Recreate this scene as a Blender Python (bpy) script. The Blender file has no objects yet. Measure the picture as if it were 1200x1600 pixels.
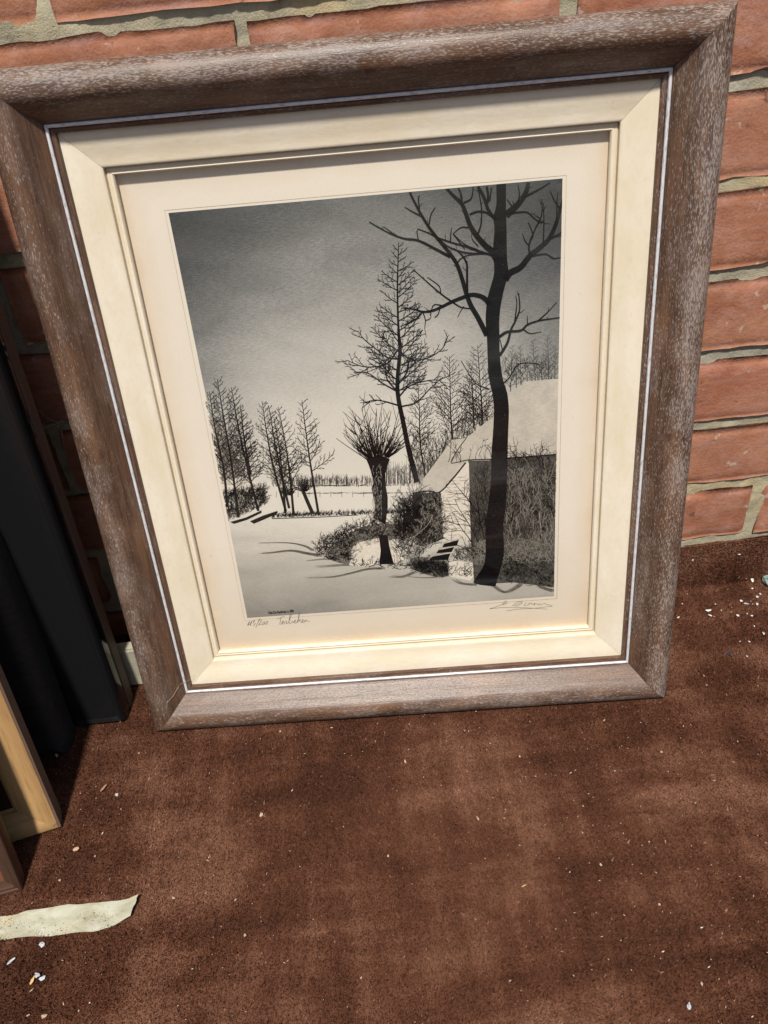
import bpy, bmesh, math, random
import numpy as np
from mathutils import Matrix, Vector

random.seed(7)
rng = np.random.default_rng(7)
S = bpy.context.scene
COL = S.collection

# ------------------------------------------------------------------ camera
cam_d = bpy.data.cameras.new('camera')
cam = bpy.data.objects.new('camera', cam_d)
COL.objects.link(cam)
cr, cu, cf = (Vector(v) for v in ((0.993877, -0.077475, -0.078774),
                                  (0.109532, 0.597274, 0.794523),
                                  (0.014506, 0.798286, -0.602103)))
M = Matrix((cr, cu, -cf)).transposed().to_4x4()
M.translation = Vector((-0.00639, -0.65586, 0.62398))
cam.matrix_world = M
cam_d.sensor_fit = 'VERTICAL'
cam_d.sensor_height = 32.0
cam_d.lens = 1256.0 / 1600.0 * 32.0
cam_d.clip_start = 0.02
cam_d.clip_end = 2000
S.camera = cam

# ------------------------------------------------------------------ light
SUN_EL, SUN_AZ = math.radians(61), math.radians(-8)      # azimuth from the wall's normal, negative = from the left
sd = Vector((math.sin(SUN_AZ) * math.cos(SUN_EL), -math.cos(SUN_AZ) * math.cos(SUN_EL), math.sin(SUN_EL)))
w = bpy.data.worlds.new('World')
S.world = w
w.use_nodes = True
nt = w.node_tree
sky = nt.nodes.new('ShaderNodeTexSky')
sky.sky_type = 'NISHITA'
sky.sun_disc = False
sky.sun_elevation = SUN_EL
sky.sun_rotation = math.pi - SUN_AZ
sky.air_density = 1.0
sky.dust_density = 1.6
bg = nt.nodes['Background']
bg.inputs['Strength'].default_value = 0.062
nt.links.new(sky.outputs[0], bg.inputs['Color'])
sun_d = bpy.data.lights.new('sun', 'SUN')
sun_d.energy = 4.4
sun_d.angle = math.radians(3.2)
sun_d.color = (1.0, 0.95, 0.87)
sun = bpy.data.objects.new('sun', sun_d)
COL.objects.link(sun)
sun.rotation_euler = sd.to_track_quat('Z', 'Y').to_euler()
sun.location = sd * 5
S.view_settings.view_transform = 'Standard'
S.view_settings.look = 'None'
S.view_settings.exposure = 0.14
S.view_settings.gamma = 1.0


# ------------------------------------------------------------------ material helper
class NT:
    def __init__(self, name, rough=0.6, spec=0.5):
        self.m = bpy.data.materials.new(name)
        self.m.use_nodes = True
        self.t = self.m.node_tree
        self.b = self.t.nodes['Principled BSDF']
        self.b.inputs['Roughness'].default_value = rough
        self.b.inputs['Specular IOR Level'].default_value = spec
        self._co = None

    def n(self, kind, **kw):
        o = self.t.nodes.new('ShaderNode' + kind)
        for k, v in kw.items():
            setattr(o, k, v)
        return o

    def lk(self, a, b):
        self.t.links.new(a, b)

    def val(self, sock, v):
        if isinstance(v, (int, float)):
            sock.default_value = v
        elif isinstance(v, (tuple, list)):
            sock.default_value = tuple(v) + ((1.0,) if len(v) == 3 and sock.type == 'RGBA' else ())
        else:
            self.lk(v, sock)

    def co(self, scale=(1, 1, 1), rot=(0, 0, 0), loc=(0, 0, 0), kind='Object'):
        if self._co is None:
            self._co = self.n('TexCoord')
        mp = self.n('Mapping')
        mp.inputs['Scale'].default_value = scale
        mp.inputs['Rotation'].default_value = rot
        mp.inputs['Location'].default_value = loc
        self.lk(self._co.outputs[kind], mp.inputs['Vector'])
        return mp.outputs[0]

    def noise(self, vec, scale, detail=4, rough=0.55, dist=0.0):
        o = self.n('TexNoise')
        self.lk(vec, o.inputs['Vector'])
        o.inputs['Scale'].default_value = scale
        o.inputs['Detail'].default_value = detail
        o.inputs['Roughness'].default_value = rough
        o.inputs['Distortion'].default_value = dist
        return o.outputs['Fac']

    def ramp(self, fac, stops, interp='LINEAR'):
        o = self.n('ValToRGB')
        cr_ = o.color_ramp
        cr_.interpolation = interp
        while len(cr_.elements) < len(stops):
            cr_.elements.new(0.5)
        for e, (p, c) in zip(cr_.elements, stops):
            e.position = p
            if isinstance(c, (int, float)):
                c = (c, c, c)
            e.color = tuple(c) + (1.0,)
        self.val(o.inputs[0], fac)
        return o.outputs['Color']

    def mix(self, fac, a, b, mode='MIX'):
        o = self.n('Mix', data_type='RGBA', blend_type=mode)
        self.val(o.inputs[0], fac)
        self.val(o.inputs[6], a)
        self.val(o.inputs[7], b)
        return o.outputs[2]

    def math(self, op, a, b=0.0, c=0.0):
        o = self.n('Math', operation=op)
        self.val(o.inputs[0], a)
        self.val(o.inputs[1], b)
        self.val(o.inputs[2], c)
        return o.outputs[0]

    def sep(self, vec):
        o = self.n('SeparateXYZ')
        self.lk(vec, o.inputs[0])
        return o.outputs

    def rnd(self):
        return self.n('ObjectInfo').outputs['Random']

    def bump(self, h, strength=0.3, dist=0.001):
        o = self.n('Bump')
        o.inputs['Strength'].default_value = strength
        o.inputs['Distance'].default_value = dist
        self.lk(h, o.inputs['Height'])
        self.lk(o.outputs[0], self.b.inputs['Normal'])

    def color(self, c):
        self.val(self.b.inputs['Base Color'], c)

    def rough(self, r):
        self.val(self.b.inputs['Roughness'], r)


# ------------------------------------------------------------------ object helpers
def link(name, mesh, mat=None, parent=None, loc=(0, 0, 0), rot=(0, 0, 0), kind=None):
    o = bpy.data.objects.new(name, mesh)
    COL.objects.link(o)
    if mat is not None and mesh is not None and not mesh.materials:
        mesh.materials.append(mat)
    o.location = loc
    o.rotation_euler = rot
    if parent is not None:
        o.parent = parent
    if kind:
        o['kind'] = kind
    return o


def tag(o, label, cat, group=None):
    o['label'] = label
    o['category'] = cat
    if group:
        o['group'] = group
    return o


def mesh_np(name, verts, faces, smooth=False):
    """verts (n,3) array, faces (m,k) int array of equal size"""
    v = np.asarray(verts, dtype=np.float32)
    f = np.asarray(faces, dtype=np.int32)
    me = bpy.data.meshes.new(name)
    me.vertices.add(len(v))
    me.vertices.foreach_set('co', v.ravel())
    k = f.shape[1]
    me.loops.add(f.size)
    me.loops.foreach_set('vertex_index', f.ravel())
    me.polygons.add(len(f))
    me.polygons.foreach_set('loop_start', np.arange(0, f.size, k, dtype=np.int32))
    me.polygons.foreach_set('use_smooth', np.full(len(f), smooth, dtype=bool))
    me.update(calc_edges=True)
    return me


def bm_mesh(name, bm, ang=32):
    bmesh.ops.recalc_face_normals(bm, faces=bm.faces)
    for f in bm.faces:
        f.smooth = True
    for e in bm.edges:
        e.smooth = len(e.link_faces) == 2 and e.calc_face_angle(3.0) < math.radians(ang)
    me = bpy.data.meshes.new(name)
    bm.to_mesh(me)
    bm.free()
    return me


def grid_faces(nx, ny, off=0):
    i, j = np.meshgrid(np.arange(nx - 1), np.arange(ny - 1), indexing='ij')
    a = (i * ny + j).ravel() + off
    return np.stack([a, a + ny, a + ny + 1, a + 1], 1)


class VNoise:
    """smooth value noise for displacing geometry"""
    def __init__(self, seed):
        self.t = np.random.default_rng(seed).random((64, 64)) * 2 - 1

    def __call__(self, x, y):
        xi, yi = np.floor(x).astype(int), np.floor(y).astype(int)
        fx, fy = x - xi, y - yi
        fx, fy = fx * fx * (3 - 2 * fx), fy * fy * (3 - 2 * fy)
        t = self.t
        a, b = t[xi % 64, yi % 64], t[(xi + 1) % 64, yi % 64]
        c, d = t[xi % 64, (yi + 1) % 64], t[(xi + 1) % 64, (yi + 1) % 64]
        return (a * (1 - fx) + b * fx) * (1 - fy) + (c * (1 - fx) + d * fx) * fy


def fbm(nz, x, y, oct=4):
    s, a = 0, 1.0
    for k in range(oct):
        s = s + a * nz(x * 2 ** k + 17.3 * k, y * 2 ** k + 5.1 * k)
        a *= 0.5
    return s


def tube_mesh(name, lines, rad, sides=5):
    V, F = [], []
    for pts in lines:
        pts = [Vector(p) for p in pts]
        n = len(pts)
        base = len(V)
        for i, p in enumerate(pts):
            t = (pts[min(i + 1, n - 1)] - pts[max(i - 1, 0)]).normalized()
            a = t.orthogonal().normalized()
            b = t.cross(a)
            r = rad * (1 - 0.6 * i / max(1, n - 1))
            for k in range(sides):
                th = 2 * math.pi * k / sides
                V.append(p + r * (math.cos(th) * a + math.sin(th) * b))
        for i in range(n - 1):
            for k in range(sides):
                F.append((base + i * sides + k, base + i * sides + (k + 1) % sides,
                          base + (i + 1) * sides + (k + 1) % sides, base + (i + 1) * sides + k))
    return mesh_np(name, np.array([tuple(v) for v in V]), F, True)


# ------------------------------------------------------------------ materials
def mat_brick():
    m = NT('red_brick', 0.75, 0.35)
    r = m.rnd()
    # every brick reads a different place in the noise
    c = m.n('TexCoord')
    add = m.n('VectorMath', operation='ADD')
    cmb = m.n('CombineXYZ')
    for i in range(3):
        m.lk(m.math('MULTIPLY', r, (37.0, 91.0, 13.0)[i]), cmb.inputs[i])
    m.lk(c.outputs['Object'], add.inputs[0])
    m.lk(cmb.outputs[0], add.inputs[1])
    v = add.outputs[0]
    a = m.noise(v, 14, 5, 0.6, 0.6)
    b = m.noise(v, 45, 5, 0.65, 0.3)
    g = m.noise(v, 400, 3, 0.7)
    sv = m.n('Mapping')
    sv.inputs['Scale'].default_value = (5, 5, 40)
    sv.inputs['Rotation'].default_value = (0, 0.12, 0)
    m.lk(v, sv.inputs['Vector'])
    drag = m.noise(sv.outputs[0], 5, 4, 0.6, 0.5)
    col = m.ramp(a, [(0.3, (0.285, 0.110, 0.059)), (0.5, (0.375, 0.160, 0.087)), (0.72, (0.47, 0.230, 0.135))])
    col = m.mix(m.ramp(r, [(0.0, 0.0), (1.0, 0.35)]), col, (0.33, 0.095, 0.060))
    col = m.mix(m.ramp(b, [(0.48, 0.0), (0.66, 0.6)]), col, (0.47, 0.24, 0.17))      # pale rubbed patches
    col = m.mix(m.ramp(drag, [(0.50, 0.0), (0.68, 0.45)]), col, (0.43, 0.25, 0.22))    # lilac lime bloom
    sp = m.noise(v, 75, 3, 0.5)
    col = m.mix(m.ramp(sp, [(0.66, 0.0), (0.71, 0.8)]), col, (0.56, 0.43, 0.34))      # mortar smears
    dk = m.noise(v, 60, 4, 0.7, 1.0)
    col = m.mix(m.ramp(dk, [(0.28, 0.75), (0.36, 0.0)]), col, (0.10, 0.042, 0.03))
    col = m.mix(m.ramp(g, [(0.3, 0.25), (0.5, 0.0)]), col, (0.12, 0.05, 0.035))
    m.color(col)
    h = m.math('ADD', m.math('MULTIPLY', b, 1.2), m.math('MULTIPLY', g, 0.35))
    m.bump(h, 0.8, 0.0016)
    return m.m


def mat_mortar():
    m = NT('lime_mortar', 0.95, 0.1)
    v = m.co()
    a = m.noise(v, 6, 4, 0.6)
    b = m.noise(v, 60, 5, 0.7)
    g = m.noise(v, 700, 3, 0.8)
    col = m.ramp(a, [(0.38, (0.39, 0.37, 0.29)), (0.55, (0.47, 0.42, 0.29)), (0.68, (0.56, 0.45, 0.24))])
    col = m.mix(m.ramp(b, [(0.3, 0.6), (0.48, 0.0)]), col, (0.21, 0.19, 0.14))
    col = m.mix(m.ramp(b, [(0.58, 0.0), (0.72, 0.5)]), col, (0.55, 0.51, 0.41))
    col = m.mix(m.ramp(g, [(0.34, 0.5), (0.46, 0.0)]), col, (0.20, 0.18, 0.135))
    m.color(col)
    m.bump(m.math('ADD', b, m.math('MULTIPLY', g, 0.6)), 0.9, 0.0015)
    return m.m


def mat_limed_oak():
    """dark brown oak with white wax left in the pores; local x runs along the grain, z across (0 = outer edge)"""
    m = NT('limed_oak', 0.42, 0.4)
    xyz = m.sep(m.co())
    grain = m.noise(m.co((7, 120, 120)), 3, 5, 0.6, 0.4)
    fine = m.noise(m.co((60, 900, 900)), 1, 2, 0.5)
    pores = m.noise(m.co((330, 1300, 1300)), 1, 2, 0.65, 0.2)
    patch = m.noise(m.co((14, 40, 40)), 1, 4, 0.65, 0.3)
    col = m.ramp(grain, [(0.32, (0.064, 0.032, 0.020)), (0.5, (0.105, 0.055, 0.033)), (0.7, (0.155, 0.084, 0.048))])
    col = m.mix(m.ramp(fine, [(0.35, 0.5), (0.5, 0.0)]), col, (0.045, 0.022, 0.014))
    warm = m.noise(m.co((10, 50, 50), (0, 0, 0), (3, 1, 2)), 1, 3)
    col = m.mix(m.ramp(warm, [(0.55, 0.0), (0.7, 0.55)]), col, (0.20, 0.098, 0.047))
    # wax: densest on the rounded outer third, thin on the inner slope
    outer = m.n('MapRange')
    m.lk(xyz[2], outer.inputs[0])
    outer.inputs[1].default_value = 0.010
    outer.inputs[2].default_value = 0.022
    outer.inputs[3].default_value = 1.0
    outer.inputs[4].default_value = 0.30
    th = m.math('SUBTRACT', m.math('MULTIPLY', m.math('SUBTRACT', patch, 0.48), 0.34), m.math('MULTIPLY', m.math('SUBTRACT', 1.0, outer.outputs[0]), 0.11))
    at = m.n('Attribute', attribute_type='OBJECT', attribute_name='wax')
    th = m.math('ADD', th, at.outputs['Fac'])
    wx = m.ramp(m.math('ADD', pores, th), [(0.53, 0.0), (0.66, 1.0)])
    col = m.mix(m.math('MULTIPLY', wx, 0.46), col, (0.50, 0.455, 0.42))
    haze_ = m.ramp(m.math('ADD', patch, m.math('MULTIPLY', outer.outputs[0], 0.06)), [(0.5, 0.02), (0.74, 0.26)])
    col = m.mix(haze_, col, (0.34, 0.275, 0.245))
    m.color(col)
    m.rough(m.ramp(wx, [(0.0, 0.36), (1.0, 0.7)]))
    m.bump(m.math('ADD', m.math('MULTIPLY', pores, -0.6), m.math('MULTIPLY', grain, 0.8)), 0.35, 0.0008)
    return m.m


def mat_silver():
    m = NT('silver_leaf', 0.45, 0.4)
    v = m.co((60, 400, 400))
    a = m.noise(v, 3, 4, 0.7)
    m.color(m.ramp(a, [(0.33, (0.30, 0.26, 0.24)), (0.45, (0.62, 0.62, 0.64)), (0.7, (0.80, 0.80, 0.83))]))
    m.b.inputs['Metallic'].default_value = 0.1
    m.bump(a, 0.3, 0.0006)
    return m.m


def mat_cream(name, base=(0.76, 0.685, 0.555)):
    m = NT(name, 0.62, 0.3)
    a = m.noise(m.co((6, 14, 14)), 2, 4, 0.6)
    b = m.noise(m.co((180, 320, 320)), 1, 4, 0.6)
    s = m.noise(m.co(), 130, 2, 0.4)
    d = tuple(x * y for x, y in zip(base, (0.92, 0.88, 0.80)))
    col = m.ramp(a, [(0.35, d), (0.6, base)])
    col = m.mix(m.ramp(b, [(0.3, 0.22), (0.5, 0.0)]), col, tuple(x * 0.82 for x in d))
    col = m.mix(m.ramp(s, [(0.79, 0.0), (0.83, 0.75)]), col, (0.34, 0.22, 0.11))       # fly specks
    m.color(col)
    m.bump(m.math('ADD', b, m.math('MULTIPLY', a, 1.5)), 0.22, 0.0007)
    return m.m


def mat_paper(w_, h_):
    """aged paper, burnt a little where it meets the slip; object origin at the sheet's lower left corner"""
    m = NT('aged_paper', 0.9, 0.1)
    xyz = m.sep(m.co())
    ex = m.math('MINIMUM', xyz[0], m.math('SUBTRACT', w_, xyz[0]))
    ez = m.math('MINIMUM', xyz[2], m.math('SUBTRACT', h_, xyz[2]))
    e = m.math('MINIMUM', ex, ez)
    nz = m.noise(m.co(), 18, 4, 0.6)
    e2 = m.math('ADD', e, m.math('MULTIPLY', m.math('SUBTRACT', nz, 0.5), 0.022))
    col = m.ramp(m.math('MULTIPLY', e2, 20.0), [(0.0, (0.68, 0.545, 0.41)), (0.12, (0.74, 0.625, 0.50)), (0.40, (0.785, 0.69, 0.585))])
    low = m.ramp(m.math('ADD', m.math('DIVIDE', xyz[2], h_), m.math('MULTIPLY', nz, 0.12)), [(0.05, 0.5), (0.35, 0.0)])
    col = m.mix(low, col, (0.62, 0.485, 0.345))
    fox = m.noise(m.co(), 120, 2, 0.4)
    col = m.mix(m.ramp(fox, [(0.76, 0.0), (0.82, 0.35)]), col, (0.42, 0.28, 0.15))
    fib = m.noise(m.co((500, 500, 500)), 2, 3, 0.7)
    col = m.mix(m.ramp(fib, [(0.35, 0.14), (0.55, 0.0)]), col, (0.46, 0.37, 0.28))
    m.color(col)
    m.bump(fib, 0.15, 0.0003)
    return m.m


PW, PH = 0.48859 - 2 * 0.0679 - 0.03202 - 0.03181, 0.56069 - 2 * 0.0679 - 0.02896 - 0.03301
PAPER = (0.76, 0.67, 0.56)


def hatch(m):
    """fine crossing etched lines, about 0.3 mm apart"""
    a = m.noise(m.co((230, 1, 1700), (0, 0.22, 0)), 1, 3, 0.7, 0.0)
    b = m.noise(m.co((210, 1, 1500), (0, -0.38, 0)), 1, 3, 0.7, 0.0)
    c = m.noise(m.co((900, 1, 1100), (0, 0.9, 0)), 1, 2, 0.7, 0.0)
    return m.math('ADD', m.math('ADD', m.math('SUBTRACT', a, 0.5), m.math('SUBTRACT', b, 0.5)), m.math('SUBTRACT', c, 0.5))


def mat_print_sky():
    m = NT('etched_sky_tone', 0.85, 0.1)
    xyz = m.sep(m.co())
    u = m.math('DIVIDE', xyz[0], PW)
    v = m.math('SUBTRACT', 1.0, m.math('DIVIDE', xyz[2], PH))          # 0 at the top
    side = m.math('SINE', m.math('MULTIPLY', m.math('MULTIPLY_ADD', u, 0.94, 0.05), math.pi))
    clouds = m.noise(m.co((9, 1, 22), (0, 0.18, 0)), 1, 5, 0.6, 0.5)
    t = m.math('ADD', m.math('MULTIPLY', v, 1.12), m.math('MULTIPLY', side, 0.27))
    t = m.math('ADD', t, m.math('MULTIPLY', m.math('SUBTRACT', clouds, 0.5), 0.30))
    t = m.math('ADD', t, m.math('MULTIPLY', hatch(m), 0.26))
    P = PAPER
    k = lambda s, c=0.0: (P[0] * s - c * 0.0, P[1] * s, P[2] * s + c)
    col = m.ramp(t, [(0.0, (0.038, 0.039, 0.042)), (0.20, (0.095, 0.095, 0.094)), (0.37, (0.215, 0.208, 0.196)),
                     (0.55, (0.43, 0.40, 0.362)), (0.76, (0.645, 0.588, 0.515)), (1.0, (0.70, 0.632, 0.548))])
    m.color(col)
    return m.m


def mat_print_snow():
    m = NT('etched_snow_tone', 0.85, 0.1)
    xyz = m.sep(m.co())
    u = m.math('DIVIDE', xyz[0], PW)
    v = m.math('DIVIDE', xyz[2], PH)                                    # 0 at the bottom
    n1 = m.noise(m.co((8, 1, 30), (0, -0.06, 0)), 1, 4, 0.6, 0.4)
    t = m.math('ADD', m.math('MULTIPLY', v, 3.0), m.math('MULTIPLY', m.math('MINIMUM', u, 0.6), 0.42))
    t = m.math('ADD', t, m.math('MULTIPLY', m.math('SUBTRACT', n1, 0.5), 0.8))
    t = m.math('ADD', t, m.math('MULTIPLY', hatch(m), 0.34))
    P = (0.735, 0.665, 0.575)
    k = lambda s: (P[0] * s, P[1] * s, P[2] * s)
    col = m.ramp(t, [(0.0, k(0.34)), (0.25, k(0.50)), (0.55, k(0.66)), (0.85, k(0.9)), (1.0, k(0.97))])
    m.color(col)
    return m.m


def mat_print_tone(name, s, amp=0.3, nv=0.8):
    m = NT(name, 0.85, 0.1)
    P = PAPER
    h = hatch(m)
    n1 = m.noise(m.co(), 60, 4, 0.7)
    t = m.math('ADD', m.math('MULTIPLY', h, amp), m.math('MULTIPLY_ADD', m.math('SUBTRACT', n1, 0.5), nv, 0.5))
    lo, hi = s * 0.55, min(1.0, s * 1.45)
    m.color(m.ramp(t, [(0.3, tuple(p * lo for p in P)), (0.7, tuple(p * hi for p in P))]))
    return m.m


def mat_flat(name, c, rough=0.85, spec=0.2, var=0.25, scale=60):
    m = NT(name, rough, spec)
    a = m.noise(m.co(), scale, 4, 0.6)
    m.color(m.ramp(a, [(0.3, tuple(x * (1 - var) for x in c)), (0.7, tuple(min(1, x * (1 + var)) for x in c))]))
    return m.m


def mat_glass():
    m = NT('picture_glass')
    t = m.t
    tr = m.n('BsdfTransparent')
    tr.inputs['Color'].default_value = (0.965, 0.975, 0.968, 1)
    gl = m.n('BsdfGlossy')
    gl.inputs['Roughness'].default_value = 0.015
    gl.inputs['Color'].default_value = (1, 1, 1, 1)
    lw = m.n('LayerWeight')
    lw.inputs['Blend'].default_value = 0.5
    fr = m.math('MULTIPLY_ADD', m.math('POWER', lw.outputs['Facing'], 5.0), 0.9, 0.046)      # both faces of the pane
    mx = m.n('MixShader')
    m.lk(fr, mx.inputs[0])
    m.lk(tr.outputs[0], mx.inputs[1])
    m.lk(gl.outputs[0], mx.inputs[2])
    dust = m.n('BsdfDiffuse')
    dust.inputs['Color'].default_value = (0.75, 0.74, 0.72, 1)
    sme = m.noise(m.co((9, 9, 30), (0, 0.55, 0)), 1, 5, 0.6, 0.8)
    spk = m.noise(m.co(), 900, 2, 0.4)
    df = m.math('ADD', m.math('MULTIPLY', m.ramp(sme, [(0.5, 0.0), (0.75, 1.0)]), 0.035), m.math('MULTIPLY', m.ramp(spk, [(0.76, 0.0), (0.80, 1.0)]), 0.25))
    m2 = m.n('MixShader')
    m.lk(df, m2.inputs[0])
    m.lk(mx.outputs[0], m2.inputs[1])
    m.lk(dust.outputs[0], m2.inputs[2])
    t.links.new(m2.outputs[0], t.nodes['Material Output'].inputs['Surface'])
    t.nodes.remove(m.b)
    return m.m


def carpet_wear(m):
    a = m.noise(m.co((1.0, 1.5, 1)), 6, 5, 0.6, 0.5)
    st1 = m.noise(m.co((30, 4, 9), (0, 0, 0.12)), 1, 4, 0.6, 0.4)          # brushed streaks away from the wall
    st2 = m.noise(m.co((4, 34, 9), (0, 0, -0.10)), 1, 4, 0.6, 0.4)         # and along it
    w_ = m.math('ADD', m.math('MULTIPLY_ADD', m.math('SUBTRACT', a, 0.5), 1.3, 0.49), m.math('MULTIPLY', m.math('ADD', m.math('SUBTRACT', st1, 0.5), m.math('SUBTRACT', st2, 0.5)), 0.55))
    return m.math('ADD', w_, m.math('MULTIPLY', m.math('SUBTRACT', m.noise(m.co(), 60, 4, 0.7), 0.5), 0.15))


def mat_carpet():
    m = NT('brown_carpet_backing', 0.95, 0.05)
    wear = carpet_wear(m)
    col = m.ramp(wear, [(0.28, (0.066, 0.027, 0.0160)), (0.48, (0.105, 0.043, 0.0250)), (0.68, (0.180, 0.086, 0.0530))])
    fz = m.noise(m.co((1, 1.6, 1)), 420, 3, 0.7)
    m.color(m.mix(m.ramp(fz, [(0.36, 0.5), (0.5, 0.0)]), col, (0.05, 0.02, 0.012)))
    return m.m


def mat_pile():
    m = NT('brown_carpet_pile', 0.95, 0.04)
    isl = m.n('NewGeometry').outputs['Random Per Island']
    wear = carpet_wear(m)
    col = m.ramp(wear, [(0.28, (0.085, 0.034, 0.0205)), (0.48, (0.142, 0.059, 0.0355)), (0.68, (0.255, 0.124, 0.0780))])
    k = m.ramp(isl, [(0.0, 0.62), (0.7, 1.0), (1.0, 1.55)])
    col = m.mix(1.0, col, k, 'MULTIPLY')
    col = m.mix(m.ramp(isl, [(0.93, 0.0), (1.0, 0.45)]), col, (0.40, 0.26, 0.19))
    m.color(col)
    return m.m


def mat_wood(name, c0, c1, rough=0.5, gx=6, gz=90, dark=None, axis='z'):
    m = NT(name, rough, 0.4)
    sc = (gz, gz, gx) if axis == 'z' else (gx, gz, gz)
    a = m.noise(m.co(sc), 1, 5, 0.6, 0.6)
    b = m.noise(m.co(tuple(s * 6 for s in sc)), 1, 3, 0.6)
    col = m.ramp(a, [(0.3, c0), (0.7, c1)])
    col = m.mix(m.ramp(b, [(0.3, 0.4), (0.5, 0.0)]), col, tuple(x * 0.5 for x in c0))
    if dark:
        d = m.noise(m.co((40, 40, 9)), 1, 4, 0.7, 0.6)
        col = m.mix(m.ramp(d, [(0.60, 0.0), (0.68, 0.85)]), col, dark)
    m.color(col)
    m.bump(m.math('ADD', a, b), 0.3, 0.0006)
    return m.m


BRICK, MORTAR, OAK, SILVER = mat_brick(), mat_mortar(), mat_limed_oak(), mat_silver()
CREAM = mat_cream('cream_linen_liner')
SLIP = mat_cream('cream_slip_paint', (0.78, 0.705, 0.575))

# ------------------------------------------------------------------ setting: ground under the carpet
gm = NT('grey_paving', 0.9, 0.2)
gm.color(gm.ramp(gm.noise(gm.co(), 3, 5, 0.65), [(0.3, (0.06, 0.058, 0.055)), (0.7, (0.11, 0.105, 0.10))]))
link('ground', mesh_np('ground', [(-60, -60, -0.012), (60, -60, -0.012), (60, 40, -0.012), (-60, 40, -0.012)], [(0, 1, 2, 3)]), gm.m, kind='structure')

# ------------------------------------------------------------------ brick wall
Z0, ROW, JT, PITCH = 0.03928, 0.076, 0.0105, 0.2300
wall = link('brick_wall', None)
tag(wall, 'weathered red brick wall with pale lime mortar behind the leaning frames', 'wall')
nzb, nzm = VNoise(3), VNoise(5)

mx_, mz_ = np.arange(-1.15, 1.1501, 0.004), np.arange(-0.05, 1.0501, 0.0035)
gx, gz = np.meshgrid(mx_, mz_, indexing='ij')
yy = 0.0046 + 0.0011 * fbm(nzm, gx * 40, gz * 60, 3) + 0.0006 * fbm(nzm, gx * 210 + 9, gz * 210, 2)
yy -= 0.0016 * np.clip((gz - 0.52) / 0.05, 0, 1) * np.clip(fbm(nzm, gx * 15 + 40, gz * 25, 2) + 0.5, 0, 1.2)     # fuller, smeared joint near the top
link('mortar', mesh_np('mortar', np.stack([gx, yy, gz], -1).reshape(-1, 3), grid_faces(len(mx_), len(mz_)), True), MORTAR, wall)


def brick_mesh(L, H, seed):
    nx, nz = 26, 10
    x, z = np.linspace(0, 1, nx), np.linspace(0, 1, nz)
    x = 0.5 - 0.5 * np.cos(np.pi * x) * 0.35 + (x - 0.5) * 0.65
    z = 0.5 - 0.5 * np.cos(np.pi * z) * 0.35 + (z - 0.5) * 0.65
    gx, gz = np.meshgrid(x * L, z * H, indexing='ij')
    ex = np.minimum(gx, L - gx)
    ez = np.minimum(gz, H - gz)
    e = np.minimum(ex, ez)
    o = seed * 3.7
    # uneven arrises
    wob = 0.0011 * fbm(nzb, gx * 45 + o, gz * 45 + o, 3)
    gx2 = gx + np.where(ex < 0.002, wob * 1.1, 0)
    gz2 = gz + np.where(ez < 0.002, 0.0013 * fbm(nzb, gx * 38 + o + 7, gz * 10 + o, 3), 0)
    y = 0.0026 * np.clip(1 - e / 0.004, 0, 1) ** 2
    y = y + 0.0007 * fbm(nzb, gx * 18 + o, gz * 30 + o, 3) + 0.00025 * fbm(nzb, gx * 120 + o, gz * 120 - o, 2)
    chip = np.clip(fbm(nzb, gx * 36 + o * 2, gz * 36 - o, 2) - 0.45, 0, 1) * np.clip(1 - e / 0.010, 0, 1)
    y = y + 0.010 * chip
    V = np.stack([gx2, y, gz2], -1).reshape(-1, 3)
    F = [tuple(f) for f in grid_faces(nx, nz)]
    ring = [i * nz for i in range(nx)] + [(nx - 1) * nz + j for j in range(1, nz)] + \
           [i * nz + nz - 1 for i in range(nx - 2, -1, -1)] + [j for j in range(nz - 2, 0, -1)]
    b0 = len(V)
    back = V[ring].copy()
    back[:, 1] = 0.03
    V = np.vstack([V, back])
    n = len(ring)
    for i in range(n):
        F.append((ring[i], ring[(i + 1) % n], b0 + (i + 1) % n, b0 + i))
    return mesh_np('brick', V, F, True)


for k in range(-1, 13):
    zb = Z0 + ROW * k + JT / 2
    ph = 0.4005 if k % 2 == 0 else 0.4005 - PITCH / 2 - 0.014
    for j in range(-8, 5):
        x0 = ph + PITCH * j + JT / 2 + random.uniform(-.003, .003)
        if x0 < -1.15 or x0 + PITCH > 1.17:
            continue
        L = PITCH - JT + random.uniform(-.003, .002)
        H = ROW - JT + random.uniform(-.0015, .0015)
        o = link('brick', brick_mesh(L, H, k * 13 + j + 20), BRICK, wall,
                 (x0, random.uniform(-.0015, .0010), zb), (random.uniform(-.01, .01), random.uniform(-.006, .006), random.uniform(-.008, .008)))

# ------------------------------------------------------------------ carpet
carpet = link('carpet', None)
tag(carpet, 'worn brown velvet carpet with dust and crumbs spread below the wall', 'carpet')
nzc = VNoise(11)


def carpet_h(x, y):
    x, y = np.asarray(x, float), np.asarray(y, float)
    near = np.clip(1 + (y + 0.16) / 0.16, 0, 1)
    h = 0.0016 * fbm(nzc, x * 7, y * 9, 3)
    h += 0.006 * np.exp(-((y + 0.185 - 0.05 * (x - .3)) / 0.022) ** 2) * np.clip((x - 0.20) / 0.12, 0, 1)      # soft ruck beside the frame
    h -= 0.004 * np.exp(-((y + 0.125) / 0.03) ** 2) * np.clip((x - 0.22) / 0.1, 0, 1)
    s = np.clip((y + 0.022) / 0.020, 0, 1)
    up = 0.0385 * (s * s * (3 - 2 * s)) * np.clip((x + 0.15) / 0.2, 0, 1)                                     # turned up against the bricks
    return h * (1 - 0.5 * near) + up


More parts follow.
